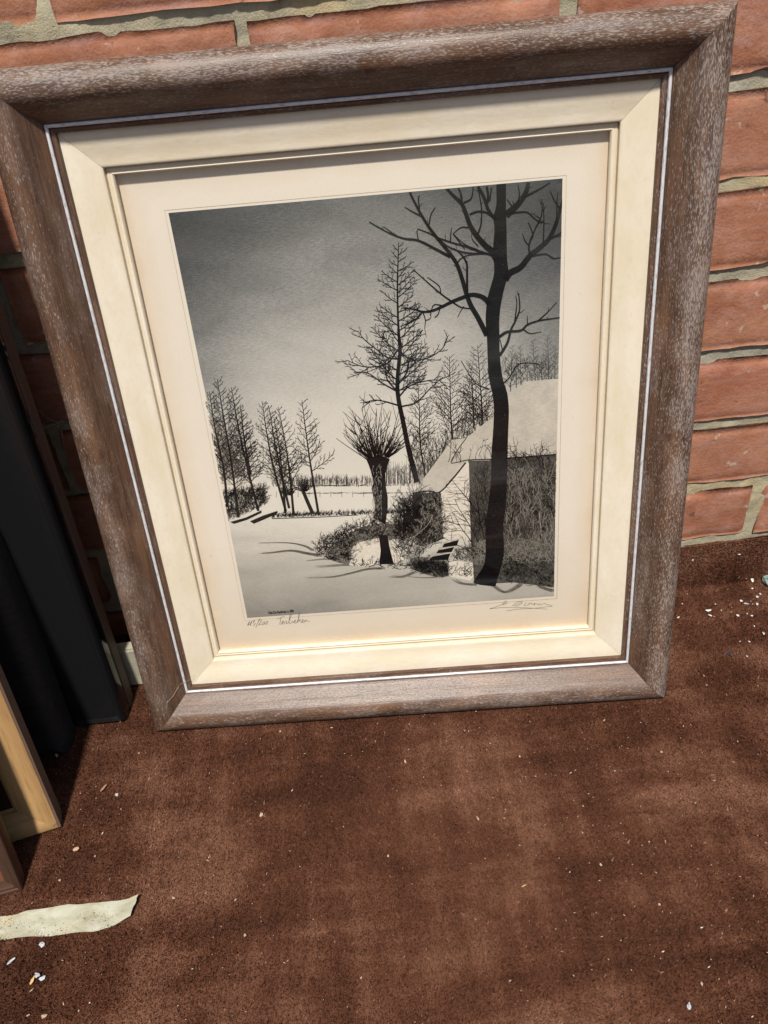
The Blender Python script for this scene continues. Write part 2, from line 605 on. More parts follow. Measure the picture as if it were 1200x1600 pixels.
cx = np.concatenate([np.arange(-1.4, -0.45, 0.05), np.arange(-0.45, 0.60, 0.005), np.arange(0.6, 1.41, 0.05)])
cy = np.concatenate([np.arange(-1.6, -0.62, 0.05), np.arange(-0.62, -0.03, 0.005), np.arange(-0.03, -0.0019, 0.0014)])
gx, gy = np.meshgrid(cx, cy, indexing='ij')
link('carpet_backing', mesh_np('carpet_backing', np.stack([gx, gy, carpet_h(gx, gy)], -1).reshape(-1, 3), grid_faces(len(cx), len(cy)), True), mat_carpet(), carpet)


def make_pile():
    def field(n, x0, x1, y0, y1, ln, wd):
        x = rng.uniform(x0, x1, n)
        y = rng.uniform(y0, y1, n)
        z = carpet_h(x, y)
        # the nap lies in brushed swathes
        th = 0.9 * fbm(nzc, x * 5 + 3, y * 7 + 8, 2) + rng.normal(0, 1.1, n) - 1.57
        ti = np.clip(0.52 + 0.16 * fbm(nzc, x * 8 + 31, y * 11 + 2, 2) + rng.normal(0, 0.22, n), 0.02, 1.1)
        L = ln * rng.uniform(0.65, 1.25, n)
        tip = np.stack([x + L * np.sin(ti) * np.cos(th), y + L * np.sin(ti) * np.sin(th), z + L * np.cos(ti)], -1)
        # on the part turned up against the wall the pile stands outwards
        upm = y > -0.021
        tip[upm, 1] = y[upm] - L[upm] * 0.8
        tip[upm, 2] = z[upm] + L[upm] * 0.5
        a = rng.uniform(0, math.pi, n)
        dx, dy = wd * np.cos(a) / 2, wd * np.sin(a) / 2
        A = np.stack([x - dx, y - dy, z - 0.0004], -1)
        B = np.stack([x + dx, y + dy, z - 0.0004], -1)
        return np.stack([A, B, tip], 1).reshape(-1, 3)
    parts = [field(620000, -0.40, 0.50, -0.50, -0.002, 0.0027, 0.0009),
             field(26000, 0.20, 0.48, -0.026, -0.002, 0.0028, 0.0011),
             field(60000, -0.85, 0.85, -0.95, -0.002, 0.0040, 0.0022)]
    V = np.vstack(parts)
    return mesh_np('carpet_pile', V, np.arange(len(V)).reshape(-1, 3))


link('carpet_pile', make_pile(), mat_pile(), carpet, kind='stuff')


def make_lint():
    n = 2600
    x = rng.uniform(-0.40, 0.50, n)
    y = rng.uniform(-0.50, -0.01, n)
    keep = rng.random(n) < np.clip(0.45 + 0.6 * fbm(nzc, x * 6 + 50, y * 6, 2), 0.08, 1)
    x, y = x[keep], y[keep]
    n = len(x)
    r = np.abs(rng.normal(0, 0.00014, n)) ** 1.0 + 0.00019 + (rng.random(n) < 0.06) * 0.00025
    z = carpet_h(x, y) + 0.0021
    a = rng.uniform(0, 6.28, n)
    st = rng.uniform(1.0, 3.2, n)
    c, s = np.cos(a), np.sin(a)
    P = []
    for lx, ly, lz in ((1, 0, 0), (0, 1, 0), (-1, 0, 0), (0, -1, 0), (0, 0, 1.0)):
        P.append(np.stack([x + r * (lx * st * c - ly * s), y + r * (lx * st * s + ly * c), z + r * lz * 0.8], -1))
    V = np.stack(P, 1).reshape(-1, 3)
    b = (np.arange(n) * 5)[:, None]
    F = np.concatenate([b + np.array(t) for t in ((0, 1, 4), (1, 2, 4), (2, 3, 4), (3, 0, 4))])
    return mesh_np('lint', V, F)


lm = NT('lint_crumbs', 0.9, 0.1)
lm.color(lm.ramp(lm.n('NewGeometry').outputs['Random Per Island'], [(0.0, (0.28, 0.17, 0.11)), (0.6, (0.46, 0.34, 0.25)), (1.0, (0.66, 0.58, 0.48))]))
link('lint', make_lint(), lm.m, carpet, kind='stuff')

# ------------------------------------------------------------------ the framed etching
W, H = 0.48859, 0.56069
A_, B_, C_ = 0.03807, 0.06237, 0.06790
IL, IR, IT, IB = 0.03202, 0.03181, 0.02896, 0.03301
DP = -0.0150                                   # depth of the sheet behind the lip
frame = link('framed_etching', None, None, None, (0.00748, -0.13862, 0.0), (-0.16406, 0, -0.05809))
tag(frame, 'large framed winter landscape etching in limed brown oak leaning against the brick wall', 'picture')


def rail_mesh(name, prof, length, seg=1):
    """profile points (s, d): s inward from the outer edge, d towards the viewer; mitred both ends"""
    bm = bmesh.new()
    rows = []
    for (s, d) in prof:
        hl = length / 2 - s - 0.00012
        rows.append([bm.verts.new((-hl + 2 * hl * i / seg, -d, s)) for i in range(seg + 1)])
    for a, b in zip(rows, rows[1:]):
        for i in range(seg):
            bm.faces.new((a[i], a[i + 1], b[i + 1], b[i]))
    bm.faces.new([r[0] for r in rows])
    bm.faces.new([r[-1] for r in rows][::-1])
    return bm_mesh(name, bm, 40)


def four(name, prof, mat, parents, grow=0.0):
    out = []
    for i, (cx_, cz_, rot, ln) in enumerate(((0, 0, 0, W), (W / 2, H / 2, -math.pi / 2, H), (0, H, math.pi, W), (-W / 2, H / 2, math.pi / 2, H))):
        p = parents[i] if isinstance(parents, list) else parents
        if isinstance(parents, list):
            o = link(name, rail_mesh(name, prof, ln), mat, p)
        else:
            o = link(name, rail_mesh(name, prof, ln), mat, p, (cx_, 0, cz_), (0, rot, 0))
        out.append(o)
    return out


MOULD = [(0.034, -0.022), (-0.0027, -0.022), (-0.0027, 0.0125), (-0.0020, 0.0160), (-0.0004, 0.0192), (0.0022, 0.0216), (0.0058, 0.0231), (0.0102, 0.0238),
         (0.0132, 0.0233), (0.0160, 0.0219), (0.0190, 0.0194), (0.0225, 0.0150), (0.0262, 0.0110), (0.0295, 0.0074), (0.0312, 0.0058), (0.0318, 0.0040),
         (0.0344, 0.0036), (0.0348, 0.0030), (0.0352, 0.0034), (0.0376, 0.0028), (A_, 0.0020), (A_, -0.0020)]
rails = four('frame_rail', MOULD, OAK, frame)
for r_, wx_ in zip(rails, (-0.01, 0.05, 0.03, -0.025)):       # how much lime wax each rail has kept
    r_['wax'] = wx_
SB = [(0.03195, 0.0035)] + [(0.0331 - 0.00125 * math.cos(t), 0.0040 + 0.00135 * math.sin(t)) for t in [math.pi * i / 7 for i in range(8)]] + [(0.0343, 0.0034)]
four('silver_line', SB, SILVER, rails)
LIN = [(0.0382, -0.0160), (0.0366, -0.0030), (0.0366, -0.0006), (A_ + 0.0004, -0.0006), (0.0420, -0.0009), (0.0460, -0.0016), (0.0500, -0.0026), (0.0540, -0.0036),
       (0.0575, -0.0042), (0.0602, -0.0044), (0.0616, -0.0048), (B_, -0.0056), (B_ + 0.0002, -0.0105), (B_ - 0.002, -0.0160)]
four('liner_rail', LIN, CREAM, frame)
SL = [(B_ - 0.0006, -0.0160), (B_ + 0.0001, -0.0098), (B_ + 0.0007, -0.0090), (B_ + 0.0022, -0.0085), (B_ + 0.0027, -0.0089), (B_ + 0.0031, -0.0087), (B_ + 0.0046, -0.0084), (C_ - 0.0003, -0.0092), (C_, -0.0102), (C_, -0.0124), (C_ - 0.002, -0.0160)]
four('slip_rail', SL, SLIP, frame)


def slab(name, x0, x1, z0, z1, y0, y1, bevel=0.0):
    bm = bmesh.new()
    bmesh.ops.create_cube(bm, size=1)
    for v in bm.verts:
        v.co = Vector(((x0 + x1) / 2 + v.co.x * (x1 - x0), (y0 + y1) / 2 + v.co.y * (y1 - y0), (z0 + z1) / 2 + v.co.z * (z1 - z0)))
    if bevel:
        bmesh.ops.bevel(bm, geom=list(bm.edges), offset=bevel, segments=2, affect='EDGES')
    return bm_mesh(name, bm)


hw = W / 2
SX, SZ = -hw + C_ - 0.002, C_ - 0.002
SW, SH = W - 2 * (C_ - 0.002), H - 2 * (C_ - 0.002)
sheet = link('print_sheet', slab('print_sheet', 0, SW, 0, SH, 0, 0.0006), mat_paper(SW, SH), frame, (SX, -DP, SZ))
link('glass_pane', mesh_np('glass_pane', [(SX, 0.0126, SZ), (SX + SW, 0.0126, SZ), (SX + SW, 0.0126, SZ + SH), (SX, 0.0126, SZ + SH)], [(0, 1, 2, 3)]), mat_glass(), frame)
link('backing_board', slab('backing_board', -hw + 0.03, hw - 0.03, 0.03, H - 0.03, 0.0162, 0.0205), mat_flat('brown_board', (0.25, 0.16, 0.09)), frame)

# ------------------------------------------------------------------ what is printed on the sheet (flat ink, on plate coordinates)
# the plate was measured off its four corners; PL() turns those measurements into plate metres
quad = np.array([(264, 331), (879, 279.5), (864, 930.7), (386.6, 962.5)], float)
dst = np.array([(0, 1), (1, 1), (1, 0), (0, 0)], float)
Am = []
for (x, y), (u, v) in zip(quad, dst):
    Am.append([x, y, 1, 0, 0, 0, -u * x, -u * y])
    Am.append([0, 0, 0, x, y, 1, -v * x, -v * y])
hm = np.append(np.linalg.solve(np.array(Am), dst.ravel()), 1).reshape(3, 3)


def PL(pts):
    p = np.atleast_2d(np.asarray(pts, float))
    q = np.c_[p, np.ones(len(p))] @ hm.T
    return q[:, :2] / q[:, 2:] * (PW, PH)


PX, PZ = -hw + C_ + IL - SX, C_ + IB - SZ        # plate origin on the sheet
pen_random = random.Random(4)


class Ink:
    """collects flat strokes and patches on one layer of the print"""
    def __init__(self, layer, clip=True):
        self.V, self.F, self.y, self.clip = [], [], -0.00004 * (layer + 1), clip

    def add(self, P, faces):
        b = len(self.V)
        if self.clip:
            P = np.clip(P, (0, 0), (PW, PH))
        self.V.extend((p[0], self.y, p[1]) for p in P)
        for f in faces:
            a_ = sum(P[f[i - 1]][0] * P[f[i]][1] - P[f[i]][0] * P[f[i - 1]][1] for i in range(len(f)))
            self.F.append(tuple(b + i for i in (f if a_ > 0 else f[::-1])))

    def poly(self, pts, clip=True):
        P = PL(pts)
        self.add(P, [tuple(range(len(P)))])

    def stroke(self, pts, w0, w1, px=True):
        """tapered stroke; widths in measured pixels (1 px is about 0.5 mm)"""
        P = PL(pts)
        n = len(P)
        if self.clip and ((P[:, 0] < 0).all() or (P[:, 0] > PW).all() or (P[:, 1] > PH).all() or (P[:, 1] < 0).all()):
            return
        T = np.gradient(P, axis=0)
        T /= np.linalg.norm(T, axis=1)[:, None] + 1e-12
        N = np.c_[-T[:, 1], T[:, 0]]
        wd = np.linspace(w0, w1, n)[:, None] * 0.00052 / 2
        L, R_ = P + N * wd, P - N * wd
        Q = np.empty((2 * n, 2))
        Q[0::2], Q[1::2] = L, R_
        self.add(Q, [(2 * i, 2 * i + 1, 2 * i + 3, 2 * i + 2) for i in range(n - 1)])

    def done(self, name, mat):
        me = bpy.data.meshes.new(name)
        me.from_pydata(self.V, [], self.F)
        me.update()
        return link(name, me, mat, sheet, (PX, -0.00003, PZ), kind='stuff' if len(self.F) > 250 else None)


def smooth(pts, n=4):
    """Catmull-Rom through the points"""
    p = [np.array(q, float) for q in pts]
    p = [2 * p[0] - p[1]] + p + [2 * p[-1] - p[-2]]
    out = []
    for i in range(1, len(p) - 2):
        a, b, c, d = p[i - 1:i + 3]
        for t in np.linspace(0, 1, n, endpoint=False):
            out.append(0.5 * (2 * b + (c - a) * t + (2 * a - 5 * b + 4 * c - d) * t * t + (3 * b - a - 3 * c + d) * t ** 3))
    out.append(p[-2])
    return np.array(out)


def twig(ink, p, ang, ln, w, depth, r, up=0.25, fork=3, wig=0.25):
    """a branch drawn from p; ang measured from straight up, positive to the right"""
    n = 5 if depth else 4
    pts = [np.array(p, float)]
    a = ang
    for i in range(n):
        a += r.uniform(-wig, wig) - up * a * 0.35
        pts.append(pts[-1] + ln / n * np.array([math.sin(a), -math.cos(a)]))
    ink.stroke(pts, w, max(0.35, w * 0.4))
    if depth:
        for k in range(fork):
            t = r.uniform(0.3, 0.95)
            i = min(int(t * n), n - 1)
            q = pts[i] + (pts[i + 1] - pts[i]) * (t * n - i)
            twig(ink, q, a + r.choice((-1, 1)) * r.uniform(0.45, 1.0), ln * r.uniform(0.28, 0.5), max(0.45, w * 0.55), depth - 1, r, up, max(1, fork - 1), wig)


def herring(ink, p, ang, ln, w, r, up=0.30, gap=4.2, sub=True):
    """a nearly straight branch with short shoots leaving it in turn on either side"""
    n = 6
    pts, a = [np.array(p, float)], ang
    for i in range(n):
        a += r.uniform(-.10, .10) - up * a / n
        pts.append(pts[-1] + ln / n * np.array([math.sin(a), -math.cos(a)]))
    ink.stroke(pts, w, max(0.4, w * .4))
    d, side = gap * .8, r.choice((-1, 1))
    while d < ln * .97:
        t = d / ln * n
        i = min(int(t), n - 1)
        q = pts[i] + (pts[i + 1] - pts[i]) * (t - i)
        v = pts[i + 1] - pts[i]
        b = math.atan2(v[0], -v[1]) + side * r.uniform(.45, .85)
        sl = (0.16 + .34 * (1 - d / ln)) * ln * r.uniform(.6, 1.15)
        if sub and sl > 7:
            herring(ink, q, b, sl, max(.55, w * .5), r, .25, gap, False)
        else:
            twig(ink, q, b, max(2.5, sl), max(.62, w * .5), 0, r, .2)
        side = -side
        d += gap * r.uniform(.7, 1.4)


def poplar(ink, trunk, w0, w1, prof, step, r, depth=2, wbr=1.0, fork=4, start=0.05, stop=0.75, spread=0.95):
    """trunk listed from top to foot; prof(t) gives the branch length at t = 0 top .. 1 foot"""
    T = smooth(trunk, 6)
    ink.stroke(T, w0, w1)
    seg = np.r_[0, np.cumsum(np.linalg.norm(np.diff(T, axis=0), axis=1))]
    tot = seg[-1]
    s, side = tot * start, 1
    while s < tot * stop:
        t = s / tot
        q = np.array([np.interp(s, seg, T[:, 0]), np.interp(s, seg, T[:, 1])])
        ln = prof(t) * r.uniform(0.7, 1.15)
        herring(ink, q, side * r.uniform(spread * 0.75, spread * 1.15), ln * 1.25, (0.7 + t * 0.9) * wbr, r, 0.35, 5.0 if depth > 1 else 4.0, depth > 1)
        side = -side if r.random() < 0.85 else side
        s += step * r.uniform(0.6, 1.3)


R2 = random.Random(12)
BLACK = mat_flat('black_etching_ink', (0.0075, 0.0075, 0.008), 0.9, 0.05, 0.3, 900)
DARK = mat_flat('dark_etching_ink', (0.018, 0.017, 0.016), 0.9, 0.05, 0.35, 900)
GREYI = mat_flat('grey_etching_ink', (0.10, 0.092, 0.082), 0.85, 0.2, 0.35, 900)
PALEI = mat_flat('pale_etching_ink', (0.27, 0.24, 0.20), 0.85, 0.2, 0.35, 900)
SNOWI = mat_flat('bare_paper_line', tuple(0.93 * c for c in PAPER), 0.9, 0.1, 0.1, 300)

# tone fields
k_ = Ink(0)
k_.poly([(264, 331), (879, 279.5), (868, 742), (350, 752)])
k_.done('printed_sky', mat_print_sky())
k_ = Ink(1)
k_.poly([(345, 757)] + [(430, 749), (500, 752), (580, 752), (660, 756), (700, 756), (868, 757)] + [(864, 930.7), (386.6, 962.5)])
k_.done('printed_snow', mat_print_snow())

# far woods and field edges
k_ = Ink(2)
for _ in range(420):
    x = R2.uniform(425, 720)
    base = 757 - (x - 425) * 0.004 + R2.uniform(-3, 3)
    hgt = R2.uniform(8, 17) if x < 590 else R2.uniform(14, 40) + 45 * max(0, min(1, (x - 640) / 60)) * R2.random()
    k_.stroke([(x, base), (x + R2.uniform(-1.5, 1.5), base - hgt)], 0.8, 0.4)
    if R2.random() < .8:
        twig(k_, (x, base - hgt * .5), R2.choice((-1, 1)) * .6, hgt * .5, .6, 0, R2)
for yb, x0, x1 in ((757, 425, 600), (769, 470, 650)):
    for _ in range(50):
        x = R2.uniform(x0, x1)
        k_.stroke([(x, yb + R2.uniform(-1, 1)), (x + R2.uniform(5, 18), yb + R2.uniform(-1.5, 1))], .8, .3)
for i in range(9):
    x = 432 + i * 17
    k_.stroke([(x, 775), (x, 766)], .8, .6)
k_.done('printed_far_wood', GREYI)

# dense wood behind the cottage
k_ = Ink(2)
for x0, y0, x1, y1, hw_ in ((797, 612, 800, 540, 13), (814, 604, 812, 541, 12), (836, 600, 832, 531, 14), (857, 598, 855, 524, 14), (846, 600, 845, 556, 10), (823, 600, 823, 560, 10), (806, 606, 806, 560, 9), (866, 598, 867, 540, 10)):
    poplar(k_, [(x1, y1), ((x0 + x1) / 2, (y0 + y1) / 2), (x0, y0)], .5, 1.5, lambda t, h=hw_: h * (0.3 + 0.7 * t), 4.0, R2, 1, .6, 3, .03, .95)
for _ in range(110):
    x = R2.uniform(785, 868)
    twig(k_, (x, R2.uniform(570, 606)), R2.uniform(-.5, .5), R2.uniform(8, 22), .6, 1, R2, .2, 2)
k_.done('printed_back_wood', mat_flat('soft_etching_ink', (0.062, 0.058, 0.053), 0.8, 0.2, 0.35, 900))

# slender trees behind the cottage
k_ = Ink(3)
for tr, hw_, st in (([(652, 590), (655, 640), (656, 690), (664, 742)], 27, .72), ([(702, 556), (703, 610), (704, 650), (707, 690)], 30, .93),
                    ([(746, 540), (749, 590), (752, 630), (753, 668)], 30, .98), ([(735, 575), (738, 620), (740, 668)], 16, .95)):
    poplar(k_, tr, .8, 3.0, lambda t, h=hw_: h * (0.22 + 1.0 * min(1, t * 1.5)), 4.4, R2, 2, 1.0, 3, .03, st)
for _ in range(330):
    x = R2.uniform(640, 765)
    twig(k_, (x, R2.uniform(690, 745) - max(0, x - 690) * .7), R2.uniform(-.4, .4), R2.uniform(10, 30), .65, 1, R2, .2, 2)
k_.done('printed_slender_tree', DARK)

# the two groups on the left
k_ = Ink(6)
for tr, hw_ in (([(340, 590), (350, 650), (362, 720), (373, 806)], 30), ([(362, 603), (372, 660), (385, 720), (404, 796)], 25), ([(328, 610), (337, 670), (350, 730), (356, 790)], 24), ([(376, 632), (383, 690), (392, 740)], 16)):
    poplar(k_, tr, .8, 4.6, lambda t, h=hw_: h * (0.3 + 0.9 * min(1, t * 1.6)), 4.0, R2, 2, 1.0, 4, .03, .8)
for tr, hw_ in (([(410, 625), (418, 680), (428, 730), (447, 797)], 26), ([(420, 632), (430, 690), (440, 740), (452, 792)], 20), ([(435, 634), (446, 690), (453, 740), (459, 803)], 24), ([(428, 650), (437, 700), (443, 760), (446, 800)], 18)):
    poplar(k_, tr, .8, 4.4, lambda t, h=hw_: h * (0.28 + 0.9 * min(1, t * 1.6)), 4.4, R2, 2, 1.0, 3, .03, .72)
poplar(k_, [(472, 624), (479, 680), (487, 735), (498, 803)], .8, 4.4, lambda t: 30 * (0.25 + 0.9 * min(1, t * 1.5)), 5.0, R2, 2, 1.1, 3, .03, .62)
k_.stroke([(474, 766), (481, 783), (489, 801)], 6, 6.5)
for _ in range(60):
    twig(k_, (474 + R2.uniform(-4, 5), 766), R2.uniform(-1.2, 1.1), R2.uniform(10, 20), .8, 1, R2, .2, 2)
for _ in range(40):
    twig(k_, (450 + R2.uniform(-8, 8), 772), R2.uniform(-1.2, 1.1), R2.uniform(8, 18), .8, 1, R2, .2, 2)
k_.done('printed_left_trees', DARK)
k_ = Ink(2)
k_.poly([(331, 640), (345, 668), (362, 690), (384, 742), (347, 749)])
k_.done('printed_dim_grove', mat_print_tone('etched_grove_tone', 0.42, 0.5))
k_ = Ink(4)
k_.poly([(347, 749), (366, 746), (394, 744), (403, 759), (376, 762), (351, 764)])
k_.done('printed_hut_roof', SNOWI)
k_ = Ink(5)
for _ in range(600):                                     # hedge at the far left
    x = R2.uniform(347, 414)
    y = R2.uniform(770 - (x - 347) * .12, 812 - (x - 358) * .42)
    twig(k_, (x, y), R2.uniform(-1.2, 1.2), R2.uniform(5, 15), .75, 1, R2, .1, 2)
for _ in range(900):                                     # hedge along the field edge
    x = R2.uniform(425, 690)
    y = 806 - (x - 425) * 0.028 + R2.uniform(-3.5, 1)
    twig(k_, (x, y), R2.uniform(-1.3, 1.3), R2.uniform(2, 7.5), .8, 0, R2)
k_.stroke([(425, 808), (500, 806), (560, 803)], 1.6, 1.2)
for pts in ([(360, 813), (385, 806), (409, 795), (409, 799), (386, 810), (366, 816)], [(391, 812), (412, 803), (434, 796), (434, 800), (414, 809), (397, 816)]):
    k_.poly(pts)
k_.done('printed_hedge', DARK)

# cottage
k_ = Ink(4)
k_.poly([(644, 770), (649, 770), (688, 768), (694, 840), (662, 852), (650, 850)])
k_.poly([(731, 719), (760, 719), (800, 716), (868, 710), (864, 917), (800, 909), (740, 912), (735, 850)])
k_.done('printed_dark_wall', mat_print_tone('etched_wall_tone', 0.10, 0.8))
k_ = Ink(4)
k_.poly(smooth([(552, 828), (575, 819), (600, 816), (630, 820), (662, 826), (640, 838), (604, 842), (575, 846), (552, 852), (549, 868), (552, 880), (530, 877), (508, 868), (516, 852), (530, 842)], 3))
k_.poly(smooth([(640, 872), (660, 868), (690, 876), (702, 884), (700, 898), (680, 900), (655, 892), (640, 886)], 3))
k_.done('printed_bank', mat_print_tone('etched_bank_tone', 0.22, 0.9, 1.6))
k_ = Ink(5)
k_.poly([(688, 768), (727, 722), (732, 723), (734, 842), (692, 838)])
k_.poly([(699, 886), (698, 874), (738, 878), (739, 900), (733, 906), (700, 899)])
k_.poly([(558, 846), (595, 838), (604, 876), (570, 884), (545, 881)])
k_.poly([(607, 848), (617, 846), (632, 873), (612, 879)])
k_.done('printed_white_wall', SNOWI)
k_ = Ink(6)
k_.poly([(645, 769), (706, 686), (729, 683), (755, 662), (771, 650), (794, 620), (820, 596), (872, 592), (868, 710), (800, 715), (731, 718), (727, 722), (686, 768), (668, 766)])
rt = mat_print_tone('etched_roof_tone', 0.72, 0.22, 0.35)
k_.done('printed_snow_roof', rt)
k_ = Ink(7)
k_.stroke(smooth([(728, 684), (716, 700), (704, 721), (712, 722), (731, 718), (765, 717)]), 1.4, 1.8)
k_.stroke(smooth([(727, 722), (706, 748), (686, 768), (668, 766), (645, 770)]), 2.8, 2.2)
k_.stroke([(765, 717), (800, 715), (868, 710)], 2.4, 2.4)
k_.stroke([(706, 686), (729, 683)], .8, .8)
for i in range(18):                                      # brick courses of the little white gable
    y = 745 + i * 5.3
    x0 = max(690, 729 - (y - 722) * .85)
    for _ in range(3):
        x = R2.uniform(x0, 722)
        k_.stroke([(x, y), (x + R2.uniform(4, 14), y - .6)], .5, .4)
k_.done('printed_cottage_lines', BLACK)

# tall tree in the middle, pollard willow, shrubs
k_ = Ink(8)
TT = [(623, 378), (622, 410), (621, 450), (622, 500), (624, 530), (625, 548), (621, 590), (622, 620), (630, 660), (638, 700), (651, 752)]
poplar(k_, TT[:8], .9, 6.2, lambda t: 7 + 47 * min(1, t * 1.1) ** .8, 6.6, R2, 2, 1.3, 4, .03, .97, 1.08)
k_.stroke(smooth(TT[4:], 5), 4.8, 9.0)
for p, q in (((622, 545), [(605, 567), (585, 572), (565, 571), (543, 562)]), ((622, 560), [(606, 558), (592, 548), (570, 530), (560, 517)]), ((622, 545), [(640, 560), (665, 560), (690, 545), (699, 527)]),
             ((619, 610), [(598, 598), (575, 582), (552, 580)]), ((621, 632), [(600, 626), (585, 624), (568, 628)]), ((628, 634), [(650, 628), (672, 606), (692, 588)]),
             ((624, 618), [(640, 602), (668, 594), (690, 593)]), ((618, 608), [(604, 590), (602, 565), (592, 545)]), ((622, 600), [(636, 580), (640, 560), (650, 545)])):
    P = smooth([p] + q, 5)
    k_.stroke(P, 2.6, .8)
    sd_ = 1
    for i in range(4, len(P), 2):
        d = P[i] - P[i - 1]
        sd_ = -sd_
        herring(k_, P[i], math.atan2(d[0], -d[1]) + sd_ * R2.uniform(.45, .85), R2.uniform(12, 28), 1.1, R2, .25, 6, False)
k_.done('printed_tall_tree', BLACK)

k_ = Ink(9)
z4 = lambda pts: [(520 + x / 4.705, 560 + y / 4.705) for x, y in pts]
k_.poly(z4([(245, 735), (262, 775), (275, 812), (290, 870), (296, 905), (283, 950), (295, 1005), (308, 1050), (306, 1110), (295, 1165), (330, 1180), (385, 1215), (392, 1160), (402, 1090), (402, 1010), (388, 930), (384, 840), (400, 780), (418, 735), (330, 700)]))
for _ in range(95):
    a = R2.uniform(-1.2, 1.15)
    x = 590 + 15 * math.sin(a * 1.1) + R2.uniform(-4, 4)
    k_ln = 92 * (1.0 - 0.30 * abs(a)) * (R2.uniform(.75, 1) if R2.random() < .45 else R2.uniform(.25, .6))
    twig(k_, (x, 714 - 4 * math.cos(a) + R2.uniform(-3, 5)), a, k_ln, 1.35, 1 if R2.random() < .5 else 0, R2, .30, 2, .13)
k_.poly(z4([(335, 1290), (400, 1290), (415, 1380), (445, 1500), (340, 1505), (350, 1400)]))
k_.done('printed_willow', BLACK)
k_ = Ink(10)
for _ in range(150):                                     # light bark scratches
    x = R2.uniform(581, 596)
    y = R2.uniform(722, 806)
    k_.stroke([(x, y), (x + R2.uniform(-1.5, 1.5), y + R2.uniform(2, 6))], .7, .4)
k_.done('printed_willow_bark', PALEI)

k_ = Ink(10)


def thicket(n, fx, ang, l0, l1, w, depth=1, wig=.45):
    for _ in range(n):
        twig(k_, fx(), R2.uniform(-ang, ang), R2.uniform(l0, l1), w * R2.uniform(.6, 1.2), depth, R2, .05, 2, wig)


def in_poly(poly):
    P = np.array(poly)
    lo, hi = P.min(0), P.max(0)

    def f():
        while True:
            x, y = R2.uniform(lo[0], hi[0]), R2.uniform(lo[1], hi[1])
            ins = False
            for i in range(len(P)):
                (x1, y1), (x2, y2) = P[i - 1], P[i]
                if (y1 > y) != (y2 > y) and x < (x2 - x1) * (y - y1) / (y2 - y1) + x1:
                    ins = not ins
            if ins:
                return (x, y)
    return f


thicket(300, in_poly([(545, 822), (580, 812), (640, 815), (672, 822), (640, 834), (600, 840), (552, 848), (540, 858), (520, 840)]), 1.5, 6, 16, .95)
thicket(250, in_poly([(490, 862), (505, 840), (545, 832), (552, 852), (545, 880), (520, 874)]), 1.5, 6, 17, .95)
thicket(60, in_poly([(548, 882), (600, 876), (640, 882), (642, 888), (600, 886)]), 1.3, 5, 14, 1.0)
thicket(430, in_poly([(612, 850), (630, 815), (650, 778), (690, 778), (693, 838), (664, 862), (640, 880), (620, 872)]), 1.1, 8, 24, .75)
thicket(170, in_poly([(618, 830), (624, 800), (648, 775), (650, 820), (632, 845)]), .9, 14, 38, .95)
thicket(330, in_poly([(640, 884), (668, 876), (696, 878), (702, 898), (690, 902), (655, 894)]), 1.5, 5, 15, .8)
thicket(150, in_poly([(712, 866), (740, 852), (762, 862), (758, 880), (738, 878), (706, 874)]), 1.5, 5, 18, .8)
thicket(90, in_poly([(737, 846), (735, 745), (762, 730), (764, 850)]), .8, 14, 34, .9)
for p, a, l in (((756, 842), -.30, 74), ((750, 852), -.55, 84), ((746, 800), -.5, 66), ((736, 846), -.62, 56), ((742, 868), -.95, 58)):
    twig(k_, p, a, l, 1.7, 2, R2, .05, 4, .2)
thicket(26, lambda: (R2.uniform(650, 860), R2.uniform(712, 724)), .5, 18, 34, 1.0)
thicket(22, in_poly([(706, 884), (738, 888), (736, 903), (704, 898)]), 1.4, 8, 18, 1.0)
thicket(330, in_poly([(790, 720), (867, 714), (865, 850), (788, 850)]), .8, 12, 30, .85)
thicket(330, in_poly([(782, 872), (865, 872), (864, 918), (780, 908)]), 1.5, 4, 12, .8)
k_.done('printed_shrubs', BLACK)
k_ = Ink(11)
thicket(130, in_poly([(790, 740), (866, 740), (864, 850), (788, 850)]), .6, 10, 34, .65, 1, .25)
thicket(150, in_poly([(786, 850), (865, 840), (864, 880), (784, 880)]), 1.4, 6, 16, .8)
thicket(90, in_poly([(740, 850), (762, 850), (760, 882), (720, 880)]), 1.4, 6, 14, .8)
thicket(110, in_poly([(660, 780), (692, 778), (692, 836), (640, 874)]), .9, 5, 14, .7)
thicket(60, in_poly([(500, 845), (600, 830), (600, 840), (545, 872), (510, 868)]), 1.4, 4, 10, .8)
k_.stroke(smooth([(676, 803), (668, 818), (655, 830), (643, 840)]), 1.3, 1.0)
k_.stroke([(841, 800), (845, 838)], 1.8, 1.2)
k_.done('printed_snowy_twigs', PALEI)
k_ = Ink(12)
k_.poly([(692, 845), (717, 840), (712, 850), (702, 872), (668, 873), (682, 858)])
k_.done('printed_step_snow', mat_print_tone('etched_step_tone', 0.62, 0.5))
k_ = Ink(13)
for pts in ([(693, 848), (716, 842), (713, 851), (690, 854)], [(684, 858), (709, 853), (705, 861), (681, 863)], [(674, 868), (703, 863), (699, 873), (668, 874)]):
    k_.poly(pts)
k_.done('printed_steps', BLACK)

